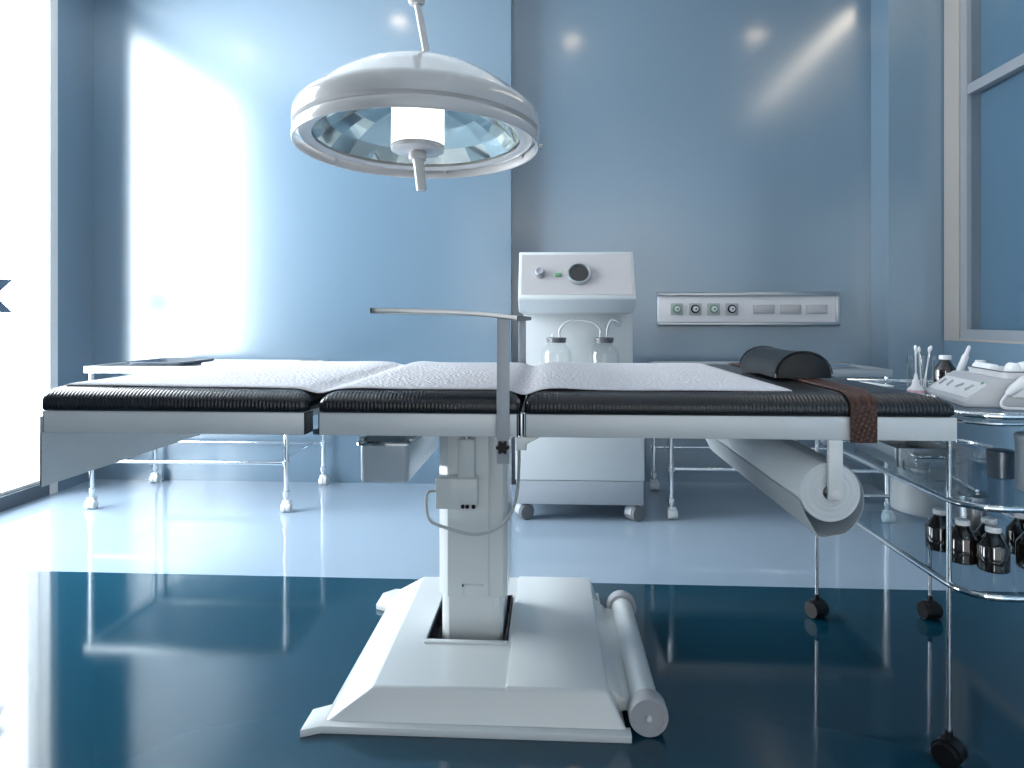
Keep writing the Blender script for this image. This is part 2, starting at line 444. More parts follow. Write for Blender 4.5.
struct('window_pane', box(new(), XR+0.024, XR+0.030, RY0+0.05, RY1-0.055, RZ0+0.05, RZ1-0.05), M['dark_pane'], w2)
struct('trim_1', box(new(), XR-0.006, XR+0.02, RY0, RY1+0.135, RZ0-0.012, RZ0), M['casing'])
struct('trim_2', box(new(), 1.876, XR, 3.90, YB2, 0, ZC), M['wall'])
b = new(); box(b, XL-0.2, -1.4, YF-0.1, YF, 0, ZC); box(b, 2.1, XR+0.4, YF-0.1, YF, 0, ZC); box(b, -1.4, 2.1, YF-0.1, YF, 0, 0.1); box(b, -1.4, 2.1, YF-0.1, YF, 2.8, ZC)  # unseen front wall, opened for the added fill window
struct('wall_front', b, M['ceiling'])
w3 = struct('fill_window', box(new(), -1.4, 2.1, YF-0.06, YF-0.05, 0.1, 2.8), M['pane'])  # unseen glazing added behind the camera to light the front faces
b = new()
for x in (-1.4, -0.525, 0.35, 1.225, 2.1): box(b, x-0.025, x+0.025, YF-0.08, YF-0.03, 0.1, 2.8)
struct('window_frame', b, M['white_frame'], w3)  # bars of the added fill window

# film stripe with a swallow tail on the big window
b = new()
prism(b, [(3.02, 1.003), (3.428, 1.003), (3.318, 1.088), (3.428, 1.176), (3.02, 1.176)], XL-0.052, XL-0.050, 'YZ')
tag(obj('window_decal', b, M['decal'], smooth=None), 'dark blue-grey swallow-tailed film mark stuck on the bright left window', 'window sticker')

# ceiling lamps (the far ones reflect in the back wall; the near pair is added fill)
def downlight(x, y, label):
    t = thing('ceiling_downlight', label, 'ceiling light', (x, y, ZC), 'recessed downlights in the ceiling')
    b = new(); lathe(b, [(0.052, 0), (0.072, 0), (0.074, -0.006), (0.052, -0.010)], x, y, ZC, 28, closed=True)
    obj('trim_ring', b, M['white_frame'], t)
    b = new(); lathe(b, [(0, -0.001), (0.052, -0.001), (0.052, -0.004), (0, -0.004)], x, y, ZC, 28)
    obj('diffuser', b, M['downlight'], t)
    return t
d0 = downlight(-2.30, 2.95, 'round warm downlight in the ceiling above the left trolley, nearest the bright window')
dup(d0, (-1.02, 3.39, ZC), 'round warm downlight in the ceiling behind the operating lamp')
dup(d0, (0.16, 3.24, ZC), 'round warm downlight in the ceiling above the suction machine')
dup(d0, (1.46, 3.27, ZC), 'round warm downlight in the ceiling above the wall socket panel')
dup(d0, (-1.02, 0.6, ZC), 'round warm downlight added as fill in the ceiling on the left of the near side of the room')
dup(d0, (0.75, 0.6, ZC), 'round warm downlight added as fill in the ceiling on the right of the near side of the room')
t = thing('strip_light', 'long warm linear light on the ceiling along the right wall', 'ceiling light', (2.0, 2.5, ZC))
obj('housing', box(new(), 1.92, 2.08, 1.45, 3.68, ZC-0.012, ZC), M['white_frame'], t, None)
obj('diffuser', box(new(), 1.94, 2.06, 1.48, 3.65, ZC-0.020, ZC-0.0125), M['strip'], t, None)

# ================================================================== OPERATING TABLE
TZ0, TZ1, PZ = 0.7275, 0.7745, 0.82          # frame underside, frame top, pad top
R = 0.0600; RC = (0.5655, 0.6195)         # paper roll radius and axis (x, z)
YN, YFAR = 1.40, 2.34                      # near and far edge of the table top
T = thing('operating_table', 'white operating table with three black ribbed leather pads on a square pedestal base', 'operating table', (-0.2, 2.0, 0))
# --- pedestal base
b = new()
prism(b, [(-0.534, 1.570), (0.187, 1.572), (0.187, 1.605), (0.168, 1.605), (0.168, 2.385), (-0.545, 2.385), (-0.580, 2.345), (-0.580, 2.253), (-0.538, 2.235), (-0.538, 1.662), (-0.578, 1.638), (-0.578, 1.551), (-0.545, 1.566)], 0.0, 0.018, 'XY', 0.002)
obj('base_plate', b, M['enamel'], T)
def base_cover():
    b = new()
    lo, hi = 0.0185, 0.090
    bot = [(-0.530, 1.592), (0.176, 1.594), (0.160, 2.375), (-0.530, 2.375)]
    top = [(-0.424, 1.618), (0.137, 1.628), (0.132, 2.335), (-0.430, 2.315)]
    hol = [(-0.340, 1.855), (-0.117, 1.857), (-0.117, 2.175), (-0.340, 2.175)]
    B_ = [b.verts.new((x, y, lo)) for x, y in bot]; T_ = [b.verts.new((x, y, hi)) for x, y in top]
    H_ = [b.verts.new((x, y, hi)) for x, y in hol]; I_ = [b.verts.new((x, y, 0.030)) for x, y in hol]
    for i in range(4):
        j = (i+1) % 4
        b.faces.new((B_[i], B_[j], T_[j], T_[i])); b.faces.new((T_[i], T_[j], H_[j], H_[i])); b.faces.new((H_[i], H_[j], I_[j], I_[i]))
    b.faces.new(I_)
    return b
o = obj('base_cover', base_cover(), M['enamel'], T, 20)
mod = o.modifiers.new('soft edges', 'BEVEL'); mod.width = 0.006; mod.segments = 3; mod.limit_method = 'ANGLE'; mod.angle_limit = math.radians(12)
# raised right half of the cover, and the rim in front of the opening
b = new()
prism(b, [(1.622, 0.086), (1.628, 0.0935), (2.325, 0.0935), (2.332, 0.086)], -0.104, 0.133, 'YZ', 0.001)
obj('raised_cover', b, M['enamel'], T)
b = new(); box(b, -0.343, -0.114, 1.838, 1.8545, 0.082, 0.0955, 0.0015)
obj('opening_rim', b, M['enamel'], T)
b = new()
box(b, -0.338, -0.119, 1.860, 2.172, 0.0305, 0.034); box(b, -0.3385, -0.335, 1.860, 2.172, 0.034, 0.0905); box(b, -0.122, -0.1185, 1.860, 2.172, 0.034, 0.0925); box(b, -0.335, -0.122, 2.168, 2.172, 0.034, 0.0905); box(b, -0.335, -0.122, 1.8575, 1.861, 0.034, 0.0905)
obj('opening_liner', b, M['black_metal'], T, None, 'black lining of the column opening')
# --- column: inner post and chamfered outer sleeve
b = new(); prism(b, [(-0.306, 1.93), (-0.284, 1.912), (-0.142, 1.912), (-0.132, 1.925), (-0.132, 2.125), (-0.306, 2.125)], 0.034, 0.22, 'XY', 0.002)
box(b, -0.160, -0.156, 1.909, 1.914, 0.034, 0.22)
obj('inner_column', b, M['column_enamel'], T)
b = new(); prism(b, [(-0.314, 1.928), (-0.286, 1.90), (-0.172, 1.90), (-0.172, 1.906), (-0.167, 1.906), (-0.167, 1.90), (-0.131, 1.90), (-0.120, 1.912), (-0.120, 2.13), (-0.314, 2.13)], 0.193, 0.7255, 'XY', 0.0015)
box(b, -0.246, -0.240, 1.896, 1.901, 0.193, 0.228); box(b, -0.246, -0.185, 1.896, 1.901, 0.222, 0.228)
obj('column_sleeve', b, M['column_enamel'], T)
# --- foot end and side rollers of the base
b = new(); prism(b, [(0.137, 0.083), (0.176, 0.050), (0.200, 0.046), (0.212, 0.030), (0.172, 0.020), (0.150, 0.020)], 1.665, 2.19, 'XZ', 0.002)
obj('roller_housing', b, M['enamel'], T)
r0 = obj('transport_roller', lathe(new(), [(0, 1.64), (0.033, 1.64), (0.033, 2.215), (0, 2.215)], 0.229, 0, 0.047, 32, 'Y'), M['enamel'], T)
for ya, yb in ((1.595, 1.645), (2.195, 2.235)):
    obj('roller_cap', lathe(new(), [(0, ya+0.004), (0.034, ya+0.004), (0.035, ya), (0.0435, ya), (0.046, ya+0.006), (0.046, yb-0.006), (0.042, yb), (0, yb)], 0.229, 0, 0.046, 36, 'Y'), M['roller_cap'], T)
obj('roller_pin', lathe(new(), [(0, 1.590), (0.006, 1.590), (0.006, 1.61), (0, 1.61)], 0.229, 0, 0.046, 16, 'Y'), M['white_plastic'], T, label='white pin in the middle of the roller cap')
# --- lift control box with cable on the column front
b = new(); box(b, -0.312, -0.198, 1.845, 1.899, 0.452, 0.536, 0.004)
box(b, -0.252, -0.207, 1.862, 1.898, 0.500, 0.640, 0.003)
cb = obj('control_box', b, M['column_enamel'], T)
obj('control_rod', tube(new(), [(-0.231, 1.878, 0.630), (-0.231, 1.878, 0.735)], 0.010), M['steel'], cb)
obj('control_rod', tube(new(), [(-0.243, 1.886, 0.632), (-0.243, 1.886, 0.735)], 0.006), M['steel'], cb)
for x in (-0.236, -0.224, -0.207): obj('socket', lathe(new(), [(0, 1.840), (0.0055, 1.840), (0.0055, 1.8455), (0, 1.8455)], x, 0, 0.461, 14, 'Y'), M['black_rubber'], cb)
b = new(); tube(b, curve([(-0.312, 1.858, 0.50), (-0.335, 1.845, 0.492), (-0.328, 1.835, 0.43), (-0.285, 1.83, 0.408), (-0.20, 1.83, 0.390), (-0.13, 1.84, 0.414), (-0.095, 1.86, 0.47), (-0.086, 1.88, 0.55), (-0.086, 1.90, 0.64), (-0.086, 1.90, 0.735)], 8), 0.0045, 8)
obj('cable', b, M['cable'], cb)
# --- three sections: frame, pad
secs = ((-1.080, -0.513), (-0.481, -0.068), (-0.050, 0.806))
def frame(x0, x1):
    b = new()
    box(b, x0, x1, YN, YN+0.05, TZ0, TZ1, 0.002)
    box(b, x0, x1, YFAR-0.05, YFAR, TZ0, TZ1, 0.002)
    for x in (x0+0.06, x1-0.10): box(b, x, x+0.04, YN+0.05, YFAR-0.05, TZ0+0.008, TZ1-0.004)
    box(b, x0+0.005, x1-0.005, YN+0.004, YFAR-0.004, TZ1-0.006, TZ1)
    return b
def pad(x0, x1, sl, sr, zl=0.0):
    """upholstered slab with soft shoulders; sl/sr = shoulder width at the left/right end"""
    b = new(); rings = []; sy = 0.055
    def ring(f, z):
        pts = rrect(x0+sl*f, x1-sr*f, YN-0.004+sy*f, YFAR-sy*f, 0.016, 5)
        return [(x, y, z + (zl*(x1-x)/(x1-x0) if z > TZ1+0.02 else 0)) for x, y in pts]
    rings.append(ring(0.06, TZ1+0.0005)); rings.append(ring(0.0, TZ1+0.005)); rings.append(ring(0.0, TZ1+0.015))
    for k in range(1, 10):
        a = PI/2*k/9; rings.append(ring(1-math.cos(a), TZ1+0.015+(PZ-TZ1-0.015)*math.sin(a)))
    loft(b, rings)
    return b
shoulders = ((0.03, 0.05), (0.05, 0.05), (0.05, 0.09))
for (x0, x1), (sl, sr), zl in zip(secs, shoulders, (0.005, 0, 0)):
    f = obj('section_frame', frame(x0, x1), M['frame_metal'], T)
    for y in (YN, YFAR-0.05):
        for xa in ((x0-0.002, x1-0.0005) if x1 < 0.5 else (x0-0.002,)):
            obj('end_cap', box(new(), xa, xa+0.0025, y+0.001, y+0.049, TZ0+0.001, TZ1-0.001), M['black_metal'], f, None, 'black end of the frame rail')
    obj('pad', pad(x0-0.009 if x0 < -1 else x0-0.003, x1 + (0.010 if x1 < 0.5 else -0.001), sl, sr, zl), M['leather'], T, 60)
# hinge links between the sections
for y in (YN+0.012, YFAR-0.03):
    b = new(); prism(b, [(-0.070, 0.7270), (-0.070, 0.700), (-0.048, 0.700), (-0.048, 0.712), (-0.020, 0.7270)], y-0.010, y+0.010, 'XZ', 0.001)
    hg = obj('hinge', b, M['enamel'], T)
    b = new(); tube(b, [(-0.059, y, 0.722), (-0.059, y, TZ1)], 0.006); obj('hinge_pin', b, M['chrome'], hg)
    obj('hinge', box(new(), -0.520, -0.474, y+0.06, y+0.075, 0.716, 0.7270, 0.002), M['dark_steel'], T)
# undercarriage crossbeam joining the column and the sections
b = new(); box(b, -0.90, 0.62, 1.98, 2.06, TZ0-0.030, TZ0-0.0005, 0.003)
box(b, -0.30, -0.11, 1.92, 2.12, 0.7260, 0.7270)
obj('crossbeam', b, M['dark_steel'], T)
# brushed end panel hanging at the foot end
b = new(); box(b, -1.084, -1.0805, YN-0.004, YFAR, 0.612, 0.729); box(b, -1.0845, -1.081, YN-0.004, YFAR, 0.60+0.012, TZ1-0.012)
obj('end_panel', b, M['brushed'], T, None, 'brushed grey panel hanging from the left end')
# screen arch: two flat posts and a curved top plate, with clamp knobs
def arch_post(y0, y1, name):
    b = new(); box(b, -0.1085, -0.0825, y0, y1, 0.675, 0.980, 0.0015)
    return obj(name, b, M['arch_grey'], T)
p1 = arch_post(YN-0.014, YN-0.002, 'arch_post'); p2 = arch_post(YFAR+0.002, YFAR+0.014, 'arch_post')
for y, s, par in ((YN-0.014, -1, p1), (YFAR+0.014, 1, p2)):
    b = new(); box(b, -0.112, -0.079, min(y, y-s*0.016), max(y, y-s*0.016), 0.695, 0.726, 0.002); obj('clamp', b, M['frame_metal'], par)
    b = new(); n = 42; ring = []
    for k in range(n):
        a = 2*PI*k/n; r = 0.0115+0.0025*math.cos(6*a); ring.append((-0.0955+r*math.cos(a), 0.7105+r*math.sin(a)))
    prism(b, ring, y+s*0.001, y+s*0.016, 'XZ'); obj('clamp_knob', b, M['black_rubber'], par, 50, 'black star knob')
b = new(); top = []; bot = []
for k in range(25):
    x = -0.367 + (0.367-0.066)*k/24; u = k/24
    z = 0.9925 - 0.010*u*u - 0.006*u**4
    top.append((x, z)); bot.append((x, z-0.010))
prism(b, top+bot[::-1], YN-0.016, YFAR+0.016, 'XZ', 0.001)
ap = obj('arch_plate', b, M['steel'], T, 30)
for xa, za in ((-0.3685, 0.9815), (-0.0665, 0.9655)):
    obj('edge_strip', box(new(), xa, xa+0.0025, YN-0.0165, YFAR+0.0165, za, za+0.0115), M['black_metal'], ap, None, 'black strip at the plate end')
# paper roll holder hanging under the head section
b = new()
for y in (YN-0.001, YFAR-0.011):
    box(b, 0.557, 0.585, y, y+0.012, RC[1]-0.012, TZ0, 0.002)
tube(b, [(RC[0], YN+0.004, RC[1]), (RC[0], YFAR-0.004, RC[1])], 0.008)
h = obj('roll_holder', b, M['enamel'], T)
b = new(); lathe(b, [(0, YN-0.006), (0.010, YN-0.004), (0.010, YN+0.01), (0, YN+0.01)], RC[0]+0.006, 0, RC[1], 20, 'Y'); obj('end_stop', b, M['white_plastic'], h)
# rails that carry the basin
for x in (-0.492, -0.360):
    b = new(); box(b, x-0.006, x+0.006, 1.76, 2.26, 0.6525, 0.6585); box(b, x-0.006, x+0.006, 1.99, 2.02, 0.6525, 0.6995)
    obj('basin_rail', b, M['steel'], T)

# paper roll (hollow core) with a loose hanging sheet
PR = thing('paper_roll', 'big white paper roll hanging under the head end of the operating table', 'paper roll', (RC[0], 1.87, RC[1]-0.095))
b = new()
prof = [(0.013, YN+0.014), (0.013, YN+0.020)]
for k in range(0, 12):
    prof += [(0.0150+k*0.0037, YN+0.014+(0.0010 if k % 3 == 1 else 0.0)), (0.0165+k*0.0037, YN+0.014+(0.0010 if k % 4 == 2 else 0.0))]
prof += [(0.0592, YN+0.014), (R, YN+0.0155), (R, YFAR-0.017), (0.0592, YFAR-0.016), (0.013, YFAR-0.016)]
lathe(b, prof, RC[0], 0, RC[1], 64, 'Y', closed=True)
obj('roll', b, M['paper_roll'], PR)
b = new()
# loose outer turn: hugs the right side of the roll and sags below it to a free edge
path = []
for k in range(22):
    a = math.radians(105 - k*8.4); u = max(0.0, (35-math.degrees(a))/128)
    rad = R+0.0012 + 0.036*u**1.6
    path.append((RC[0]+rad*math.cos(a), RC[1]+rad*math.sin(a)))
for x, z in ((-0.013, -0.0915), (-0.022, -0.0905), (-0.028, -0.083), (-0.038, -0.064), (-0.048, -0.045), (-0.0565, -0.028), (-0.0612, -0.016)): path.append((RC[0]+x, RC[1]+z))
inner = []
for i_, (x, z) in enumerate(path):
    xa, za = path[max(i_-1, 0)]; xb, zb = path[min(i_+1, len(path)-1)]; L = math.hypot(xb-xa, zb-za)
    inner.append((x+0.0009*(zb-za)/L*-1, z+0.0009*(xb-xa)/L))
prism(b, path+inner[::-1], YN+0.016, YFAR-0.02, 'XZ')
obj('loose_sheet', b, M['thin_paper'], PR, 30)

# paper sheet draped along the pads
def sheet():
    b = new(); nx, ny = 150, 26; x0, x1 = -1.060, 0.499; y0, y1 = YN+0.040, YFAR-0.028
    def zz(x, y):
        z = PZ+0.0030
        if x < -0.513: z += 0.005*(-0.513-x)/0.567
        if x < -1.05: z -= 0.04*(-1.05-x)
        z -= 0.010*math.exp(-((x+0.494)/0.030)**2) + 0.011*math.exp(-((x+0.054)/0.026)**2)
        z += 0.0035*math.exp(-((x+0.420+0.05*(y-1.9))/0.05)**2)*(0.35+0.65*(y-y0)/(y1-y0)) + 0.0025*math.exp(-((x+0.60)/0.07)**2)*(y-y0)/(y1-y0)
        z += 0.003*math.exp(-((x-0.02)/0.05)**2)
        z += 0.0004*math.sin(23*x+5*y)*math.sin(9*y+3*x)
        for e in (y0-y+0.014, y-y1+0.014):
            if e > 0: z -= 0.0015*(e/0.014)**2
        return z
    V = [[b.verts.new((x0+(x1-x0)*i/nx, y0+(y1-y0)*j/ny, zz(x0+(x1-x0)*i/nx, y0+(y1-y0)*j/ny))) for j in range(ny+1)] for i in range(nx+1)]
    for i in range(nx):
        for j in range(ny): b.faces.new((V[i][j], V[i+1][j], V[i+1][j+1], V[i][j+1]))
    return b
o = tag(obj('paper_sheet', sheet(), M['paper'], None, 80), 'long white crepe paper sheet spread over the black operating table pads', 'paper sheet')
md = o.modifiers.new('thickness', 'SOLIDIFY'); md.thickness = 0.0016; md.offset = 0.0

# brown strap over the head section
def strap():
    b = new(); path = []
    path.append((YN-0.0085, 0.7245)); path.append((YN-0.0085, 0.76)); path.append((YN-0.0085, TZ1+0.014))
    for k in range(1, 10):
        a = PI/2*k/9; path.append((YN-0.004+0.055*(1-math.cos(a))-0.0045*math.cos(a), TZ1+0.015+(PZ-TZ1-0.015)*math.sin(a)+0.004*math.sin(a)))
    for y in (1.5, 1.6, 1.7, 1.8, 1.9, 2.0, 2.1, 2.2, 2.28): path.append((y, PZ+0.004))
    for k in range(8, -1, -1):
        a = PI/2*k/9; path.append((YFAR-0.055*(1-math.cos(a))+0.0055*math.cos(a), TZ1+0.015+(PZ-TZ1-0.015)*math.sin(a)+0.004*math.sin(a)))
    path.append((YFAR+0.0055, 0.76)); path.append((YFAR+0.0055, 0.7230))
    n = len(path); rings = []
    for i, (y, z) in enumerate(path):
        p0 = path[max(i-1, 0)]; p1 = path[min(i+1, n-1)]
        ty, tz = p1[0]-p0[0], p1[1]-p0[1]; L = math.hypot(ty, tz); ny, nz = -tz/L, ty/L
        h = 0.0022; xa, xb = 0.596, 0.647
        rings.append([(xa, y-ny*h, z-nz*h), (xb, y-ny*h, z-nz*h), (xb, y+ny*h, z+nz*h), ((xa+xb)/2, y+ny*h*1.4, z+nz*h*1.4), (xa, y+ny*h, z+nz*h)])
    loft(b, rings); return b
tag(obj('leather_strap', strap(), M['strap'], None, 40), 'braided brown leather strap over the head end of the operating table', 'strap')

# half-round head rest
def headrest():
    b = new(); cx, y0, y1, r, hgt = 0.613, 1.690, 2.00, 0.068, 0.064; zb = PZ+0.0072; rings = []
    for f, yy in ((0.90, y0-0.004), (0.97, y0-0.001), (1.0, y0+0.006), (0.995, y0+0.03), (0.955, (y0+y1)/2), (0.995, y1-0.03), (1.0, y1-0.006), (0.97, y1-0.001), (0.90, y1+0.004)):
        ring = []
        for k in range(25):
            a = PI*k/24; ring.append((cx+r*f*math.cos(a)*(1 if True else 0), yy, zb+hgt*f*math.sin(a)**0.9))
        rings.append(ring)
    loft(b, rings); return b
HR = thing('head_rest', 'half-round black leather head rest lying on the brown strap', 'head rest', (0.618, 1.88, PZ+0.0072))
obj('cushion', headrest(), M['leather_smooth'], HR, 50)
for y in (1.6895, 2.0005):
    b = new(); tube(b, [(0.613+0.0685*math.cos(PI*k/24), y, PZ+0.0072+0.0645*math.sin(PI*k/24)**0.9) for k in range(1, 24)], 0.0016, 6)
    obj('piping', b, M['leather_smooth'], HR)

# steel basin hanging under the middle section
BS = thing('steel_basin', 'rectangular steel basin hanging under the middle of the operating table', 'basin', (-0.43, 2.0, 0.546))
b = new(); x0, x1, y0, y1 = -0.494, -0.366, 1.75, 2.235
loft(b, [[(x, y, 0.546) for x, y in rrect(x0+0.003, x1-0.003, y0+0.003, y1-0.003, 0.014)], [(x, y, 0.550) for x, y in rrect(x0, x1, y0, y1, 0.016)], [(x, y, 0.646) for x, y in rrect(x0-0.001, x1+0.001, y0-0.001, y1+0.001, 0.017)],
         [(x, y, 0.646) for x, y in rrect(x0+0.002, x1-0.002, y0+0.002, y1-0.002, 0.014)], [(x, y, 0.549) for x, y in rrect(x0+0.005, x1-0.005, y0+0.005, y1-0.005, 0.012)]])
obj('bowl', b, M['basin_steel'], BS)
b = new(); o1 = rrect(x0-0.010, x1+0.010, y0-0.012, y1+0.012, 0.022); i1 = rrect(x0+0.002, x1-0.002, y0+0.002, y1-0.002, 0.014)
loft(b, [[(x, y, 0.643) for x, y in i1], [(x, y, 0.643) for x, y in o1], [(x, y, 0.649) for x, y in o1], [(x, y, 0.652) for x, y in rrect(x0-0.006, x1+0.006, y0-0.008, y1+0.008, 0.02)], [(x, y, 0.652) for x, y in i1], [(x, y, 0.643) for x, y in i1]], False, False)
obj('rim', b, M['chrome'], BS)

# ================================================================== OPERATING LAMP
LX, LY = -0.39, 2.0
LM = thing('operating_lamp', 'large round white operating lamp hanging above the table', 'surgical lamp', (LX, LY, 1.346))
TILT = Matrix.Translation((LX, LY, 1.505)) @ Matrix.Rotation(math.radians(-2.3), 4, 'X') @ Matrix.Translation((-LX, -LY, -1.50))
b = new()
lathe(b, [(0.302, 1.493), (0.318, 1.487), (0.336, 1.489), (0.341, 1.496), (0.343, 1.506), (0.351, 1.508), (0.357, 1.512), (0.358, 1.530), (0.356, 1.553), (0.350, 1.565), (0.340, 1.573), (0.30, 1.610), (0.24, 1.653), (0.17, 1.690), (0.10, 1.712), (0.04, 1.721), (0, 1.722),
          (0, 1.714), (0.10, 1.704), (0.24, 1.645), (0.32, 1.580), (0.338, 1.560), (0.336, 1.505), (0.306, 1.501)], LX, LY, 0, 96, closed=True)
obj('dome', b, M['lamp_white'], LM, 28, rot=TILT)
b = new()
lathe(b, [(0.350, 1.468), (0.355, 1.467), (0.358, 1.472), (0.358, 1.492), (0.356, 1.497), (0.350, 1.497)], LX, LY, 0, 96, closed=True)
rg = obj('lower_ring', b, M['lamp_white'], LM, 35, rot=TILT)
for a in (30, 85, 150, 205, 265, 325):
    b = new(); c, s = math.cos(math.radians(a)), math.sin(math.radians(a)); x, y = LX+0.351*c, LY+0.351*s
    tube(b, [(x, y, 1.484), (x-0.012*c, y-0.012*s, 1.497)], 0.005, 8)
    obj('ring_clip', b, M['lamp_white'], rg, rot=TILT)
b = new()
for a in (10,):
    c, s = math.cos(math.radians(a)), math.sin(math.radians(a)); tube(b, [(LX+0.35*c, LY+0.35*s, 1.490), (LX+0.372*c, LY+0.372*s, 1.490)], 0.006, 10)
obj('latch', b, M['lamp_white'], LM, rot=TILT)
# faceted mirror reflector
b = new(); n = 22
rr = ((0.303, 1.502), (0.262, 1.540), (0.185, 1.582), (0.095, 1.605))
for k in range(n):
    for (ra, za), (rb, zb_) in zip(rr, rr[1:]):
        off = 0.5 if False else 0
        q = [(ra, k, za), (ra, k+1, za), (rb, k+1, zb_), (rb, k, zb_)]
        b.faces.new([b.verts.new((LX+r*math.cos(2*PI*(kk+off)/n), LY+r*math.sin(2*PI*(kk+off)/n), z)) for r, kk, z in q])
obj('reflector', b, M['mirror'], LM, None, 'faceted mirror inside the lamp', rot=TILT)
b = new(); lathe(b, [(0.083, 1.494), (0.3015, 1.494), (0.3015, 1.499), (0.083, 1.499)], LX, LY, 0, 64, closed=True)
obj('glass_plate', b, M['lamp_glass'], LM, rot=TILT)
b = new(); lathe(b, [(0, 1.474), (0.076, 1.474), (0.078, 1.478), (0.078, 1.600), (0, 1.600)], LX, LY, 0, 48)
obj('bulb_cover', b, M['lamp_glow'], LM, label='glowing white cylinder in the lamp centre', rot=TILT)
b = new(); lathe(b, [(0, 1.458), (0.070, 1.458), (0.078, 1.462), (0.080, 1.474), (0, 1.4745)], LX, LY, 0, 48)
lathe(b, [(0, 1.434), (0.024, 1.434), (0.027, 1.438), (0.027, 1.450), (0.023, 1.459), (0, 1.459)], LX, LY, 0, 32)
obj('bulb_cap', b, M['lamp_white'], LM, rot=TILT)
b = new(); tube(b, [(LX+0.001, LY, 1.436), (LX+0.004, LY, 1.42), (LX+0.009, LY, 1.37), (LX+0.012, LY, 1.346), (LX+0.012, LY, 1.341)], 0.016, 20, radii=(0.0175, 0.0165, 0.0150, 0.0155, 0.0125))
obj('handle', b, M['lamp_white'], LM, rot=TILT)
b = new(); tube(b, [(-0.352, LY-0.02, 1.700), (-0.387, LY-0.02, 1.890)], 0.0105, 16)
obj('stem', b, M['lamp_white'], LM)
b = new(); lathe(b, [(0, 1.887), (0.020, 1.889), (0.024, 1.895), (0.024, 1.915), (0.018, 1.925), (0.018, ZC-0.03), (0.07, ZC-0.025), (0.07, ZC-0.0005), (0, ZC-0.0005)], -0.390, LY-0.02, 0, 28)
tube(b, [(-0.390, LY-0.048, 1.905), (-0.390, LY+0.01, 1.905)], 0.007, 12)
obj('ceiling_tube', b, M['lamp_white'], LM)

# ================================================================== SUCTION MACHINE
SM = thing('suction_machine', 'white medical suction unit with a slanted control head on castors', 'medical machine', (0.14, 3.55, 0))
b = new(); box(b, -0.166, 0.450, 3.28, 3.88, 0.196, 0.658, 0.006)
obj('cabinet', b, M['machine_enamel'], SM)
b = new(); box(b, -0.162, 0.446, 3.284, 3.876, 0.080, 0.196, 0.004)
obj('plinth', b, M['enamel_grey'], SM, label='grey plinth under the white cabinet')
b = new(); box(b, -0.138, 0.428, 3.56, 3.80, 0.656, 1.08, 0.004)
obj('back_column', b, M['machine_enamel'], SM)
b = new(); prism(b, [(3.335, 1.296), (3.215, 1.071), (3.215, 1.060), (3.30, 1.002), (3.56, 0.995), (3.80, 0.995), (3.80, 1.296)], -0.150, 0.402, 'YZ', 0.004)
hd = obj('control_head', b, M['machine_enamel'], SM)
# slanted face basis: u along x, v up the slope, n outwards
P0 = Vector((0.126, 3.275, 1.1835)); Vv = (Vector((0, 3.335, 1.296))-Vector((0, 3.215, 1.071))).normalized(); Nn = Vector((0, -Vv.z, Vv.y)); Uu = Vector((1, 0, 0))
FM = Matrix((Uu, Vv, Nn)).transposed().to_4x4(); FM.translation = P0
def on_face(b): bmesh.ops.transform(b, verts=b.verts, matrix=FM); return b
b = new(); box(b, -0.262, 0.262, -0.112, 0.112, -0.002, 0.0012); on_face(b); obj('face_plate', b, M['panel_face'], hd, None)
b = new(); lathe(b, [(0, 0.001), (0.027, 0.001), (0.027, 0.008), (0.020, 0.010), (0.020, 0.026), (0.017, 0.030), (0.010, 0.028), (0, 0.027)], -0.175, 0.004, 0, 28); on_face(b); obj('control_knob', b, M['grey_plastic'], hd, label='grey round knob')
b = new(); box(b, -0.103, -0.070, -0.014, 0.004, 0.001, 0.009, 0.002); on_face(b); obj('switch', b, M['green'], hd, label='small green switch')
b = new(); lathe(b, [(0.045, 0.001), (0.059, 0.001), (0.059, 0.012), (0.055, 0.020), (0.049, 0.020), (0.045, 0.010)], 0.012, -0.002, 0, 40, closed=True); on_face(b); gg = obj('gauge_bezel', b, M['steel'], hd)
b = new(); lathe(b, [(0, 0.010), (0.047, 0.010), (0.047, 0.001), (0, 0.001)], 0.012, -0.002, 0, 40); on_face(b); obj('gauge_dial', b, M['amber'], gg, label='dark round gauge face')
def castor(bm_body, bm_wheel, x, y, r, wdt, ang=0.0, top=0.1):
    """swivel castor: hooded body around a wheel, stem to z = top"""
    m = Matrix.Translation((x, y, 0)) @ Matrix.Rotation(ang, 4, 'Z')
    t = new(); lathe(t, [(0, -wdt/2), (r*0.9, -wdt/2), (r, -wdt/2+0.004), (r, wdt/2-0.004), (r*0.9, wdt/2), (0, wdt/2)], 0, 0, r, 28, 'X')
    bmesh.ops.transform(t, verts=t.verts, matrix=m); absorb(bm_wheel, t)
    t = new(); tube(t, [(0, 0, r*1.7), (0, 0, top)], r*0.28, 12)
    n = 10; ring = []
    for k in range(n+1):
        a = math.radians(-5 + 190*k/n); ring.append((r*1.12*math.cos(a), r+r*1.12*math.sin(a)))
    prism(t, ring, -wdt*0.30, wdt*0.30, 'YZ')
    bmesh.ops.transform(t, verts=t.verts, matrix=m); absorb(bm_body, t)
for x, y, a in ((-0.125, 3.325, 0.55), (0.405, 3.325, 0.65), (-0.125, 3.83, 0.4), (0.405, 3.83, 0.4)):
    bb, bw = new(), new(); castor(bb, bw, x, y, 0.038, 0.068, PI/2+a, 0.081)
    c = obj('castor', bw, M['grey_rubber'], SM); obj('fork', bb, M['enamel_grey'], c)
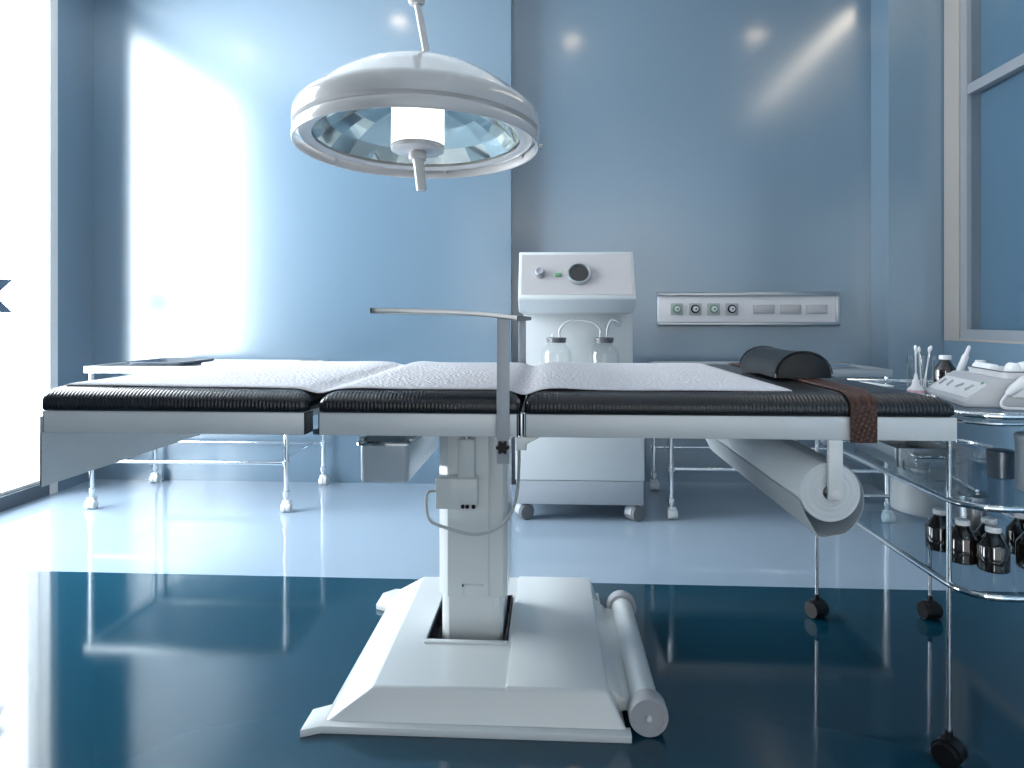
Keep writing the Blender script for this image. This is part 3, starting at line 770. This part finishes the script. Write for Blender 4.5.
# bottles and tubing on the cabinet shelf
def jar(x, y, z, label):
    t = thing('suction_jar', label, 'glass jar', (x, y, z), 'suction jars on the machine')
    b = new(); lathe(b, [(0, 0), (0.066, 0), (0.075, 0.008), (0.076, 0.135), (0.072, 0.155), (0.052, 0.178), (0.040, 0.190), (0.039, 0.205), (0, 0.205)], x, y, z, 40)
    obj('jar_body', b, M['clear'], t)
    b = new(); lathe(b, [(0.0395, 0.2035), (0.048, 0.2035), (0.048, 0.194), (0.0405, 0.192)], x, y, z, 40, closed=True)
    lathe(b, [(0, 0.2055), (0.050, 0.2055), (0.050, 0.2165), (0.040, 0.219), (0, 0.219)], x, y, z, 40)
    c = obj('lid', b, M['jar_lid'], t)
    for xx, hh in ((x-0.018, 0.236), (x+0.016, 0.230)): obj('nozzle', tube(new(), [(xx, y, z+0.216), (xx, y, z+hh)], 0.005, 10), M['white_plastic'], c)
    return t
JY = 3.44; JZ = 0.6585
j1 = jar(0.032, JY, JZ, 'clear glass suction jar on the machine, left of the two')
dup(j1, (0.269, JY, JZ), 'clear glass suction jar on the machine, right of the two')
b = new(); z0 = JZ+0.231
tube(b, curve([(0.048, JY, z0), (0.050, JY-0.005, z0+0.03), (0.085, JY-0.01, z0+0.066), (0.150, JY-0.012, z0+0.075), (0.215, JY-0.01, z0+0.063), (0.250, JY-0.005, z0+0.03), (0.251, JY, z0+0.006)], 8), 0.005, 10)
tag(obj('plastic_tube', b, M['white_plastic'], None, 60), 'white curved tube joining the two glass suction jars', 'tube')
b = new(); tube(b, curve([(0.285, JY, z0), (0.287, JY-0.003, z0+0.03), (0.297, JY-0.006, z0+0.062), (0.315, JY-0.008, z0+0.078), (0.335, JY-0.008, z0+0.070)], 8), 0.005, 10)
t = thing('filter_tube', 'short curved tube with a round clear filter on the right glass jar', 'tube', (0.285, JY, z0))
obj('tube', b, M['white_plastic'], t, 60)
b = new(); lathe(b, [(0, -0.010), (0.012, -0.009), (0.021, -0.003), (0.021, 0.003), (0.012, 0.009), (0, 0.010)], 0.340, JY-0.008, z0+0.060, 24, 'Y'); obj('filter', b, M['clear'], t)

# ================================================================== WALL SOCKET PANEL
WP = thing('wall_panel', 'long grey medical supply panel with sockets on the blue back wall', 'socket panel', (1.173, YB2, 0.93))
wx0, wx1, wy = 0.638, 1.672, YB2
b = new(); box(b, wx0, wx1, wy-0.045, wy-0.0005, 0.945, 1.112, 0.003); obj('panel_body', b, M['wall_face'], WP)
for z in (0.928, 1.102):
    b = new(); prism(b, [(wy-0.0005, z), (wy-0.050, z), (wy-0.062, z+0.008), (wy-0.062, z+0.018), (wy-0.050, z+0.026), (wy-0.0005, z+0.026)], wx0-0.002, wx1+0.006, 'YZ', 0.002)
    obj('edge_rail', b, M['steel'], WP)
b = new(); box(b, wx1-0.016, wx1+0.006, wy-0.056, wy-0.0005, 0.945, 1.112, 0.002); obj('end_cap', b, M['steel'], WP)
for k, x in enumerate((0.744, 0.850, 0.958, 1.062)):
    b = new(); box(b, x-0.036, x+0.036, wy-0.050, wy-0.045, 0.992, 1.062, 0.002); s = obj('gas_socket', b, M['outlet'], WP)
    b = new(); lathe(b, [(0.018, -0.058), (0.025, -0.056), (0.025, -0.0495), (0.018, -0.0495)], x, wy, 1.029, 28, 'Y', closed=True)
    obj('socket_ring', b, M['green'] if k % 2 == 0 else M['black_rubber'], s, label='green ring' if k % 2 == 0 else 'black ring')
    b = new(); lathe(b, [(0, -0.060), (0.016, -0.058), (0.016, -0.0495), (0, -0.0495)], x+0.003, wy, 1.029, 24, 'Y')
    c = obj('socket_core', b, M['white_plastic'], s)
    b = new(); lathe(b, [(0, -0.0625), (0.005, -0.0625), (0.005, -0.059), (0, -0.059)], x+0.004, wy, 1.029, 14, 'Y')
    absorb_me = b
    obj('socket_hole', absorb_me, M['black_rubber'], s)
for x in (1.246, 1.398, 1.546):
    b = new(); box(b, x-0.062, x+0.062, wy-0.052, wy-0.045, 1.000, 1.054, 0.003); s = obj('outlet', b, M['outlet'], WP)
    b = new(); box(b, x-0.050, x+0.050, wy-0.054, wy-0.0515, 1.008, 1.046, 0.001); obj('outlet_cover', b, M['panel_face'], s)

# ================================================================== REAR TROLLEYS
def trolley(x0, x1, y0, y1, label):
    t = thing('instrument_trolley', label, 'trolley', (x0, y0, 0), 'steel trolleys along the back wall')
    b = new(); zt = 0.730; zb = 0.694
    for (a, c, e, f) in ((x0-0.03, x1+0.02, y0-0.02, y0+0.012), (x0-0.03, x1+0.02, y1-0.012, y1+0.02)): box(b, a, c, e, f, zb, zt, 0.004)
    for (a, c) in ((x0-0.03, x0+0.002), (x1-0.012, x1+0.02)): box(b, a, c, y0, y1, zb, zt, 0.004)
    obj('top_frame', b, M['trolley_top'], t)
    obj('top_shelf', box(new(), x0-0.01, x1, y0, y1, zt-0.020, zt-0.010), M['steel'], t, None)
    b = new()
    for y in (y0, y1): tube(b, [(x0, y, 0.242), (x1, y, 0.242)], 0.009)
    for x in (x0+0.06, x1-0.06): tube(b, [(x, y0, 0.242), (x, y1, 0.242)], 0.006)
    obj('lower_frame', b, M['chrome'], t)
    for x in (x0, x1):
        for y in (y0, y1):
            b = new(); tube(b, [(x, y, 0.055), (x, y, zb)], 0.0125)
            for z in (0.228, 0.075): lathe(b, [(0.0125, 0), (0.019, 0.003), (0.019, 0.027), (0.0125, 0.030)], x, y, z, 20, closed=True)
            lg = obj('leg', b, M['chrome'], t)
            bb = new()
            lathe(bb, [(0, -0.024), (0.021, -0.024), (0.023, -0.021), (0.023, -0.002), (0.018, -0.001), (0.018, 0.001), (0.023, 0.002), (0.023, 0.021), (0.021, 0.024), (0, 0.024)], x+0.004, y-0.008, 0.023, 28, 'X')
            box(bb, x-0.017, x+0.023, y-0.020, y+0.012, 0.036, 0.058, 0.004)
            obj('castor', bb, M['frame_metal'], lg)
    return t
tr = trolley(-2.345, -1.327, 3.375, 3.937, 'steel trolley against the back wall behind the left end of the operating table')
dup(tr, (0.588, 3.357, 0), 'steel trolley against the back wall below the wall socket panel')
# things lying on the two rear trolleys
b = new(); x0, x1, y0, y1 = -2.26, -1.92, 3.50, 3.86
loft(b, [[(x, y, 0.7205) for x, y in rrect(x0+0.02, x1-0.02, y0+0.02, y1-0.02, 0.03)], [(x, y, 0.743) for x, y in rrect(x0, x1, y0, y1, 0.04)], [(x, y, 0.743) for x, y in rrect(x0+0.004, x1-0.004, y0+0.004, y1-0.004, 0.036)], [(x, y, 0.723) for x, y in rrect(x0+0.024, x1-0.024, y0+0.024, y1-0.024, 0.028)]])
tag(obj('instrument_tray', b, M['dark_steel']), 'shallow dark steel tray on the trolley by the bright window', 'tray')
b = new(); box(b, -1.86, -1.42, 3.55, 3.84, 0.7205, 0.736, 0.005)
tag(obj('folded_towel', b, M['cotton']), 'flat white folded towel on the trolley by the bright window', 'towel')
for k, (x, y, a, ln) in enumerate(((1.475, 3.62, 0.10, 0.22), (1.46, 3.66, -0.12, 0.24), (1.50, 3.70, 0.2, 0.2))):
    b = new(); c, s = math.cos(a)*ln/2, math.sin(a)*ln/2
    tube(b, [(x-c, y-s, 0.7255), (x-c*0.2, y-s*0.2, 0.7265), (x+c*0.6, y+s*0.6, 0.725), (x+c, y+s, 0.7235)], 0.005, 8, radii=(0.003, 0.005, 0.004, 0.0015))
    bmesh.ops.translate(b, verts=b.verts, vec=(0, 0, 0.0005))
    tag(obj('surgical_instrument', b, M['chrome']), ('slim steel instrument on the trolley below the wall panel, nearest the camera', 'slim steel instrument in the middle of three on the trolley below the wall panel', 'short steel instrument on the trolley below the wall panel, nearest the wall')[k], 'surgical instrument', 'instruments on the rear trolley')

# ================================================================== GLASS TROLLEY ON THE RIGHT
GX0, GX1, GY0, GY1 = 0.867, 1.345, 1.465, 2.285
SZ = (0.393, 0.577, 0.768)
GT = thing('glass_trolley', 'chrome trolley with three glass shelves and black castors beside the operating table', 'trolley', (1.11, 1.87, 0))
for z in SZ:
    b = new(); loop = rrect(GX0, GX1, GY0, GY1, 0.075, 8)
    tube(b, [(x, y, z) for x, y in loop], 0.0075, 12, closed=True)
    if z > 0.7: tube(b, [(x, y, z-0.016) for x, y in loop], 0.004, 8, closed=True)
    rl = obj('shelf_rail', b, M['chrome'], GT)
    b = new(); i1 = rrect(GX0+0.008, GX1-0.008, GY0+0.008, GY1-0.008, 0.068, 8)
    loft(b, [[(x, y, z-0.006) for x, y in i1], [(x, y, z) for x, y in i1]])
    obj('glass_shelf', b, M['shelf_glass'], rl, 30)
for x, y, a in ((GX0, 2.275, 0.5), (1.229, GY1, 0.2), (GX0, 1.537, 0.7), (GX1, 1.537, 0.4)):
    b = new(); tube(b, [(x, y, 0.050), (x, y, 0.772)], 0.0055, 14)
    lg = obj('leg', b, M['chrome'], GT)
    bb, bw = new(), new(); castor(bb, bw, x, y, 0.0275, 0.056, a, 0.075)
    absorb(bw, bb)
    obj('castor', bw, M['black_rubber'], lg, 50, 'black rubber castor')
TOP, MID, LOW = SZ[2]+0.0005, SZ[1]+0.0005, SZ[0]+0.0005

# dark bottles with white caps
def bottle(x, y, z, label, group, s=1.0):
    t = thing('medicine_bottle', label, 'bottle', (x, y, z), group)
    b = new(); prof = [(0, 0), (0.031, 0), (0.034, 0.003), (0.034, 0.058), (0.032, 0.063), (0.016, 0.086), (0.0135, 0.089), (0.0135, 0.094), (0, 0.094)]
    lathe(b, [(r*s, h*s) for r, h in prof], x, y, z, 36); bd = obj('bottle_body', b, M['amber'], t, 30)
    b = new(); prof = [(0, 0.092), (0.0165, 0.092), (0.017, 0.094), (0.017, 0.103), (0.0155, 0.105), (0, 0.105)]
    lathe(b, [(r*s, h*s) for r, h in prof], x, y, z, 28); obj('cap', b, M['white_plastic'], t, 40)
    return t
g = 'dark bottles on the lowest glass shelf'
b0 = bottle(1.018, 1.630, LOW, 'dark medicine bottle on the low glass shelf, front one fully in view', g, 0.95)
for x, y, lab in ((0.982, 1.685, 'dark medicine bottle on the low glass shelf, just right of the near trolley leg'),
                  (0.978, 1.772, 'dark medicine bottle on the low glass shelf, half hidden behind the near trolley leg'),
                  (1.118, 1.650, 'dark medicine bottle on the low glass shelf, cut off by the right picture edge'),
                  (1.052, 1.700, 'dark medicine bottle on the low glass shelf, in the second row behind the front one'),
                  (1.160, 1.750, 'dark medicine bottle on the low glass shelf, in the second row at far right')):
    dup(b0, (x, y, LOW), lab)
b1 = bottle(1.140, 2.04, TOP, 'dark medicine bottle with white cap standing beside the glass beaker of swabs', 'dark bottles on the top glass shelf', 0.92)
bottle(1.226, 2.02, TOP, 'dark medicine bottle of which only the white cap shows above the white console', 'dark bottles on the top glass shelf', 0.80)
# steel cylinders on the low shelf behind the bottles
def canister(x, y, z, r, h, mat, label, group=None, lid=True):
    t = thing('steel_canister', label, 'canister', (x, y, z), group)
    b = new(); lathe(b, [(0, 0), (r-0.002, 0), (r, 0.002), (r, h*0.72), (0, h*0.72)], x, y, z, 36); obj('can_body', b, M[mat], t)
    b = new(); lathe(b, [(0, h*0.72), (r+0.002, h*0.72), (r+0.002, h*0.95), (r-0.004, h), (0, h)], x, y, z, 36); obj('lid', b, M[mat], t)
    return t
canister(1.090, 1.825, LOW, 0.034, 0.13, 'steel', 'tall polished canister behind the dark bottles on the low glass shelf')
canister(1.121, 1.765, MID, 0.029, 0.068, 'dark_steel', 'small round lidded steel canister on the middle glass shelf')
# white drums
t = thing('white_drum', 'large white cylinder on the low glass shelf behind the dark bottles', 'drum', (1.135, 2.13, LOW), 'white drums on the glass trolley')
b = new(); lathe(b, [(0, 0), (0.098, 0), (0.100, 0.002), (0.100, 0.140), (0, 0.140)], 1.140, 2.13, LOW, 48); obj('drum_body', b, M['drum'], t)
b = new(); lathe(b, [(0, 0.140), (0.102, 0.140), (0.102, 0.158), (0.098, 0.161), (0, 0.161)], 1.140, 2.13, LOW, 48); obj('lid', b, M['drum'], t)
t = thing('white_drum', 'white cylinder on the middle glass shelf cut off by the right picture edge', 'drum', (1.145, 1.63, MID), 'white drums on the glass trolley')
b = new(); lathe(b, [(0, 0), (0.073, 0), (0.075, 0.002), (0.075, 0.112), (0, 0.112)], 1.145, 1.615, MID, 48); obj('drum_body', b, M['drum'], t)
b = new(); lathe(b, [(0, 0.112), (0.077, 0.112), (0.077, 0.124), (0.074, 0.127), (0, 0.127)], 1.145, 1.615, MID, 48); obj('lid', b, M['drum'], t)
# steel sterilising box, glass dishes and tweezers on the middle shelf
t = thing('instrument_box', 'low open steel instrument box on the middle glass shelf', 'box', (1.0, 2.0, MID))
b = new(); x0, x1, y0, y1 = 0.915, 1.075, 1.86, 2.12
loft(b, [[(x, y, MID) for x, y in rrect(x0+0.003, x1-0.003, y0+0.003, y1-0.003, 0.012)], [(x, y, MID+0.050) for x, y in rrect(x0, x1, y0, y1, 0.014)], [(x, y, MID+0.050) for x, y in rrect(x0+0.003, x1-0.003, y0+0.003, y1-0.003, 0.012)], [(x, y, MID+0.003) for x, y in rrect(x0+0.006, x1-0.006, y0+0.006, y1-0.006, 0.01)]])
obj('box_body', b, M['steel'], t)
b = new(); tube(b, fillet([(0.96, 1.862, MID+0.030), (0.96, 1.842, MID+0.030), (1.03, 1.842, MID+0.030), (1.03, 1.862, MID+0.030)], 0.012), 0.003, 8); obj('handle', b, M['chrome'], t)
b = new(); box(b, 0.93, 1.06, 1.88, 2.10, MID+0.0035, MID+0.020, 0.002); tag(obj('black_mat', b, M['black_rubber']), 'black block lying inside the steel instrument box', 'mat')
for x, y, r, lab in ((1.20, 1.93, 0.045, 'shallow clear glass dish on the middle glass shelf, behind the small steel canister'), (0.935, 1.80, 0.030, 'small clear glass dish on the middle glass shelf, in front of the steel box')):
    b = new(); lathe(b, [(0, 0), (r*0.9, 0), (r, 0.004), (r*1.05, 0.030), (r*0.99, 0.030), (r*0.93, 0.006), (0, 0.004)], x, y, MID, 32)
    tag(obj('glass_dish', b, M['clear'], None, 30), lab, 'glass dish', 'glass dishes on the middle shelf')
b = new()
for s in (-1, 1):
    tube(b, [(0.999, 1.760, MID+0.0030), (0.980+s*0.006, 1.68, MID+0.0030), (0.967+s*0.0015, 1.605, MID+0.0030)], 0.0028, 8)
tag(obj('tweezers', b, M['chrome']), 'steel tweezers lying on the middle glass shelf', 'tweezers')

# white console with a sloping front on the top shelf
ang = -0.2; cxp, cyp = 0.948, 1.62
RM = Matrix.Translation((cxp, cyp, TOP)) @ Matrix.Rotation(ang, 4, 'Z')
CN = thing('desktop_console', 'white wedge-shaped console with a sloping front on the top glass shelf', 'console', (cxp+0.15, cyp+0.15, TOP))
def loc(b): bmesh.ops.transform(b, verts=b.verts, matrix=RM); return b
b = new(); prism(b, [(0.0, 0.0), (0.0, 0.012), (0.070, 0.064), (0.235, 0.064), (0.235, 0.0)], 0, 0.285, 'XZ', 0.002); obj('console_body', loc(b), M['console'], CN)
sl = math.atan2(0.052, 0.070)
SM_ = RM @ Matrix.Translation((0.035, 0.1425, 0.038)) @ Matrix.Rotation(-sl, 4, 'Y')
b = new(); box(b, -0.032, 0.022, -0.125, 0.125, -0.001, 0.0015); bmesh.ops.transform(b, verts=b.verts, matrix=SM_); fp = obj('front_plate', b, M['white_plastic'], CN, None)
for k, (yy, rr_) in enumerate(((0.095, 0.2), (0.045, 0.35), (-0.02, -0.8), (-0.08, -0.3))):
    b = new(); box(b, -0.011, 0.011, -0.0025, 0.0025, 0.001, 0.006, 0.001); bmesh.ops.transform(b, verts=b.verts, matrix=SM_ @ Matrix.Translation((-0.002, yy, 0)) @ Matrix.Rotation(rr_, 4, 'Z')); obj('slider', b, M['outlet'], fp)
b = new(); lathe(b, [(0, 0.001), (0.004, 0.001), (0.004, 0.004), (0, 0.005)], 0.020, -0.105, 0, 14); bmesh.ops.transform(b, verts=b.verts, matrix=SM_); obj('indicator', b, M['green'], fp, label='small greenish indicator')
# handpiece parked at the near end of the console
b = new(); box(b, 0.093, 0.128, -0.012, -0.0005, 0.025, 0.056, 0.002); hl = obj('holder', loc(b), M['white_plastic'], CN)
HP = thing('handpiece', 'white handpiece with a curved cable in the holder of the white console', 'handpiece', tuple(RM @ Vector((0.10, -0.03, 0.0))))
b = new(); tube(b, [(0.075, -0.026, 0.034), (0.086, -0.026, 0.044), (0.110, -0.026, 0.064), (0.116, -0.026, 0.069)], 0.01, 14, radii=(0.006, 0.0105, 0.0125, 0.009)); obj('grip', loc(b), M['white_plastic'], HP)
b = new(); tube(b, curve([(0.076, -0.026, 0.035), (0.067, -0.028, 0.024), (0.062, -0.030, 0.012), (0.068, -0.034, 0.0042), (0.100, -0.040, 0.0036), (0.21, -0.05, 0.0036)], 8), 0.0034, 10); obj('cable', loc(b), M['white_plastic'], HP)
# white tray with cotton standing on the console
tz = TOP+0.0645
CT = thing('cotton_tray', 'shallow white tray on top of the white console', 'tray', tuple(RM @ Vector((0.16, 0.12, 0.0645))))
b = new(); x0, x1, y0, y1 = 0.085, 0.232, 0.02, 0.24; z = 0.0645
loft(b, [[(x, y, z) for x, y in rrect(x0+0.004, x1-0.004, y0+0.004, y1-0.004, 0.012)], [(x, y, z+0.016) for x, y in rrect(x0, x1, y0, y1, 0.014)], [(x, y, z+0.016) for x, y in rrect(x0+0.003, x1-0.003, y0+0.003, y1-0.003, 0.011)], [(x, y, z+0.003) for x, y in rrect(x0+0.006, x1-0.006, y0+0.006, y1-0.006, 0.009)]])
obj('tray_body', loc(b), M['white_plastic'], CT)
b = new(); o2 = rrect(x0-0.001, x1+0.001, y0-0.001, y1+0.001, 0.014)
tube(b, [(x, y, z+0.016) for x, y in o2], 0.0014, 6, closed=True); obj('tray_lip', loc(b), M['dark_steel'], CT, label='thin dark rim of the tray')
cot = ((0.105, 0.17, 0, 'rolled white gauze at the far left in the tray on the console'), (0.120, 0.060, 1, 'white cotton ball nearest the camera in the tray on the console'), (0.150, 0.085, 1, 'white cotton ball behind the nearest one in the tray on the console'), (0.185, 0.060, 1, 'white cotton ball at the right in the tray on the console'))
for x, y, k, lab in cot:
    b = new()
    if k == 0:
        tube(b, [(x, y-0.055, z+0.0155), (x, y-0.053, z+0.0155), (x, y+0.053, z+0.0155), (x, y+0.055, z+0.0155)], 0.012, 16, radii=(0.009, 0.012, 0.012, 0.009))
        tag(obj('gauze_roll', loc(b), M['cotton']), lab, 'gauze roll')
    else:
        t_ = bmesh.ops.create_icosphere(b, subdivisions=3, radius=0.0165)
        for v in b.verts: v.co *= 1+0.10*math.sin(v.co.x*310+x*900)*math.cos(v.co.y*270+v.co.z*190)
        lo = min(v.co.z for v in b.verts)
        bmesh.ops.translate(b, verts=b.verts, vec=(x, y, z+0.0035-lo))
        tag(obj('cotton_ball', loc(b), M['cotton']), lab, 'cotton ball', 'cotton balls in the white tray')
# glass beaker holding swabs
BX, BY = 1.043, 1.985
BK = thing('glass_beaker', 'clear glass beaker with swabs on the top glass shelf', 'beaker', (BX, BY, TOP))
b = new(); lathe(b, [(0, 0), (0.031, 0), (0.034, 0.003), (0.0345, 0.100), (0.0325, 0.100), (0.0320, 0.005), (0, 0.004)], BX, BY, TOP, 36); obj('beaker_glass', b, M['clear'], BK, 30)
sw = ((-0.022, -0.004, -0.010, -0.002, 0.122, 'leftmost white swab standing in the glass beaker'), (-0.012, 0.012, -0.004, 0.006, 0.112, 'white swab left of centre in the glass beaker'), (0.006, 0.004, 0.002, 0.002, 0.118, 'white swab in the middle of the glass beaker'), (0.012, -0.008, 0.026, -0.006, 0.118, 'white swab leaning right in the glass beaker'), (0.014, 0.010, 0.042, 0.016, 0.120, 'rightmost white swab leaning out over the beaker rim'))
for xa, ya, xb, yb, hh, lab in sw:
    xb -= 0.006
    t = thing('cotton_swab', lab, 'swab', (BX+xa*0.7, BY+ya*0.7, TOP+0.006), 'swabs in the glass beaker')
    p0 = Vector((BX+xa*0.7, BY+ya*0.7, TOP+0.008)); p1 = Vector((BX+xb, BY+yb, TOP+hh))
    b = new(); tube(b, [p0, p1], 0.0016, 8); obj('stick', b, M['white_plastic'], t)
    d = (p1-p0).normalized(); b = new(); tube(b, [p1-d*0.010, p1-d*0.007, p1-d*0.002, p1+d*0.004, p1+d*0.006], 0.003, 10, radii=(0.0016, 0.0034, 0.0040, 0.0030, 0.001)); obj('cotton_tip', b, M['cotton'], t)
# nasal spray style bottle
t = thing('spray_bottle', 'small round white bottle with a thin spout in front of the glass beaker', 'bottle', (0.980, 1.89, TOP))
b = new(); lathe(b, [(0, 0), (0.019, 0), (0.0205, 0.003), (0.0205, 0.013), (0.012, 0.022), (0.009, 0.028), (0.0085, 0.038), (0, 0.038)], 0.980, 1.89, TOP, 28); obj('bottle_body', b, M['white_plastic'], t)
b = new(); lathe(b, [(0, 0.0375), (0.0060, 0.0375), (0.0040, 0.052), (0.0025, 0.056), (0, 0.056)], 0.980, 1.89, TOP, 20); obj('spout', b, M['white_plastic'], t)
b = new(); lathe(b, [(0.0206, 0.004), (0.0209, 0.004), (0.0209, 0.011), (0.0206, 0.011)], 0.980, 1.89, TOP, 28, closed=True); obj('label_band', b, M['pink'], t, label='pale pink band around the bottle')
# white pen standing in a cup behind the console
t = thing('pen_cup', 'small white cup behind the white console', 'cup', (1.115, 1.945, TOP))
b = new(); lathe(b, [(0, 0), (0.018, 0), (0.020, 0.004), (0.021, 0.052), (0.0195, 0.052), (0.0185, 0.006), (0, 0.004)], 1.115, 1.945, TOP, 24); obj('cup_body', b, M['white_plastic'], t, 30)
b = new(); p0 = Vector((1.107, 1.945, TOP+0.007)); p1 = Vector((1.152, 1.945, TOP+0.128)); L = p1-p0
tube(b, [p0, p0+L*0.05, p0+L*0.5, p0+L*0.76, p0+L*0.80, p0+L*0.97, p1], 0.008, 16, radii=(0.004, 0.0085, 0.0095, 0.0085, 0.006, 0.0045, 0.002))
tag(obj('marker_pen', b, M['white_plastic']), 'thick white pointed pen leaning up behind the white console', 'pen')
# flat items at the far left of the top shelf
b = new(); box(b, 0.915, 1.000, 2.06, 2.19, TOP, TOP+0.006, 0.002, 2, Matrix.Rotation(0.2, 4, 'Z'), (0.96, 2.12, 0))
tag(obj('gauze_pad', b, M['cotton']), 'flat white gauze pad on the top glass shelf behind the operating table', 'gauze')
b = new()
for s in (-1, 1): tube(b, [(0.935, 1.95, TOP+0.0045), (0.955+s*0.007, 1.88, TOP+0.0045), (0.965-s*0.006, 1.80, TOP+0.0045)], 0.0035, 8)
for s in (-1, 1): tube(b, [(0.965-s*0.006+0.012*math.cos(k*PI/8), 1.79+0.012*math.sin(k*PI/8), TOP+0.0045) for k in range(16)], 0.003, 8, closed=True)
tag(obj('scissors', b, M['chrome']), 'steel surgical scissors on the top glass shelf by the small white bottle', 'scissors')
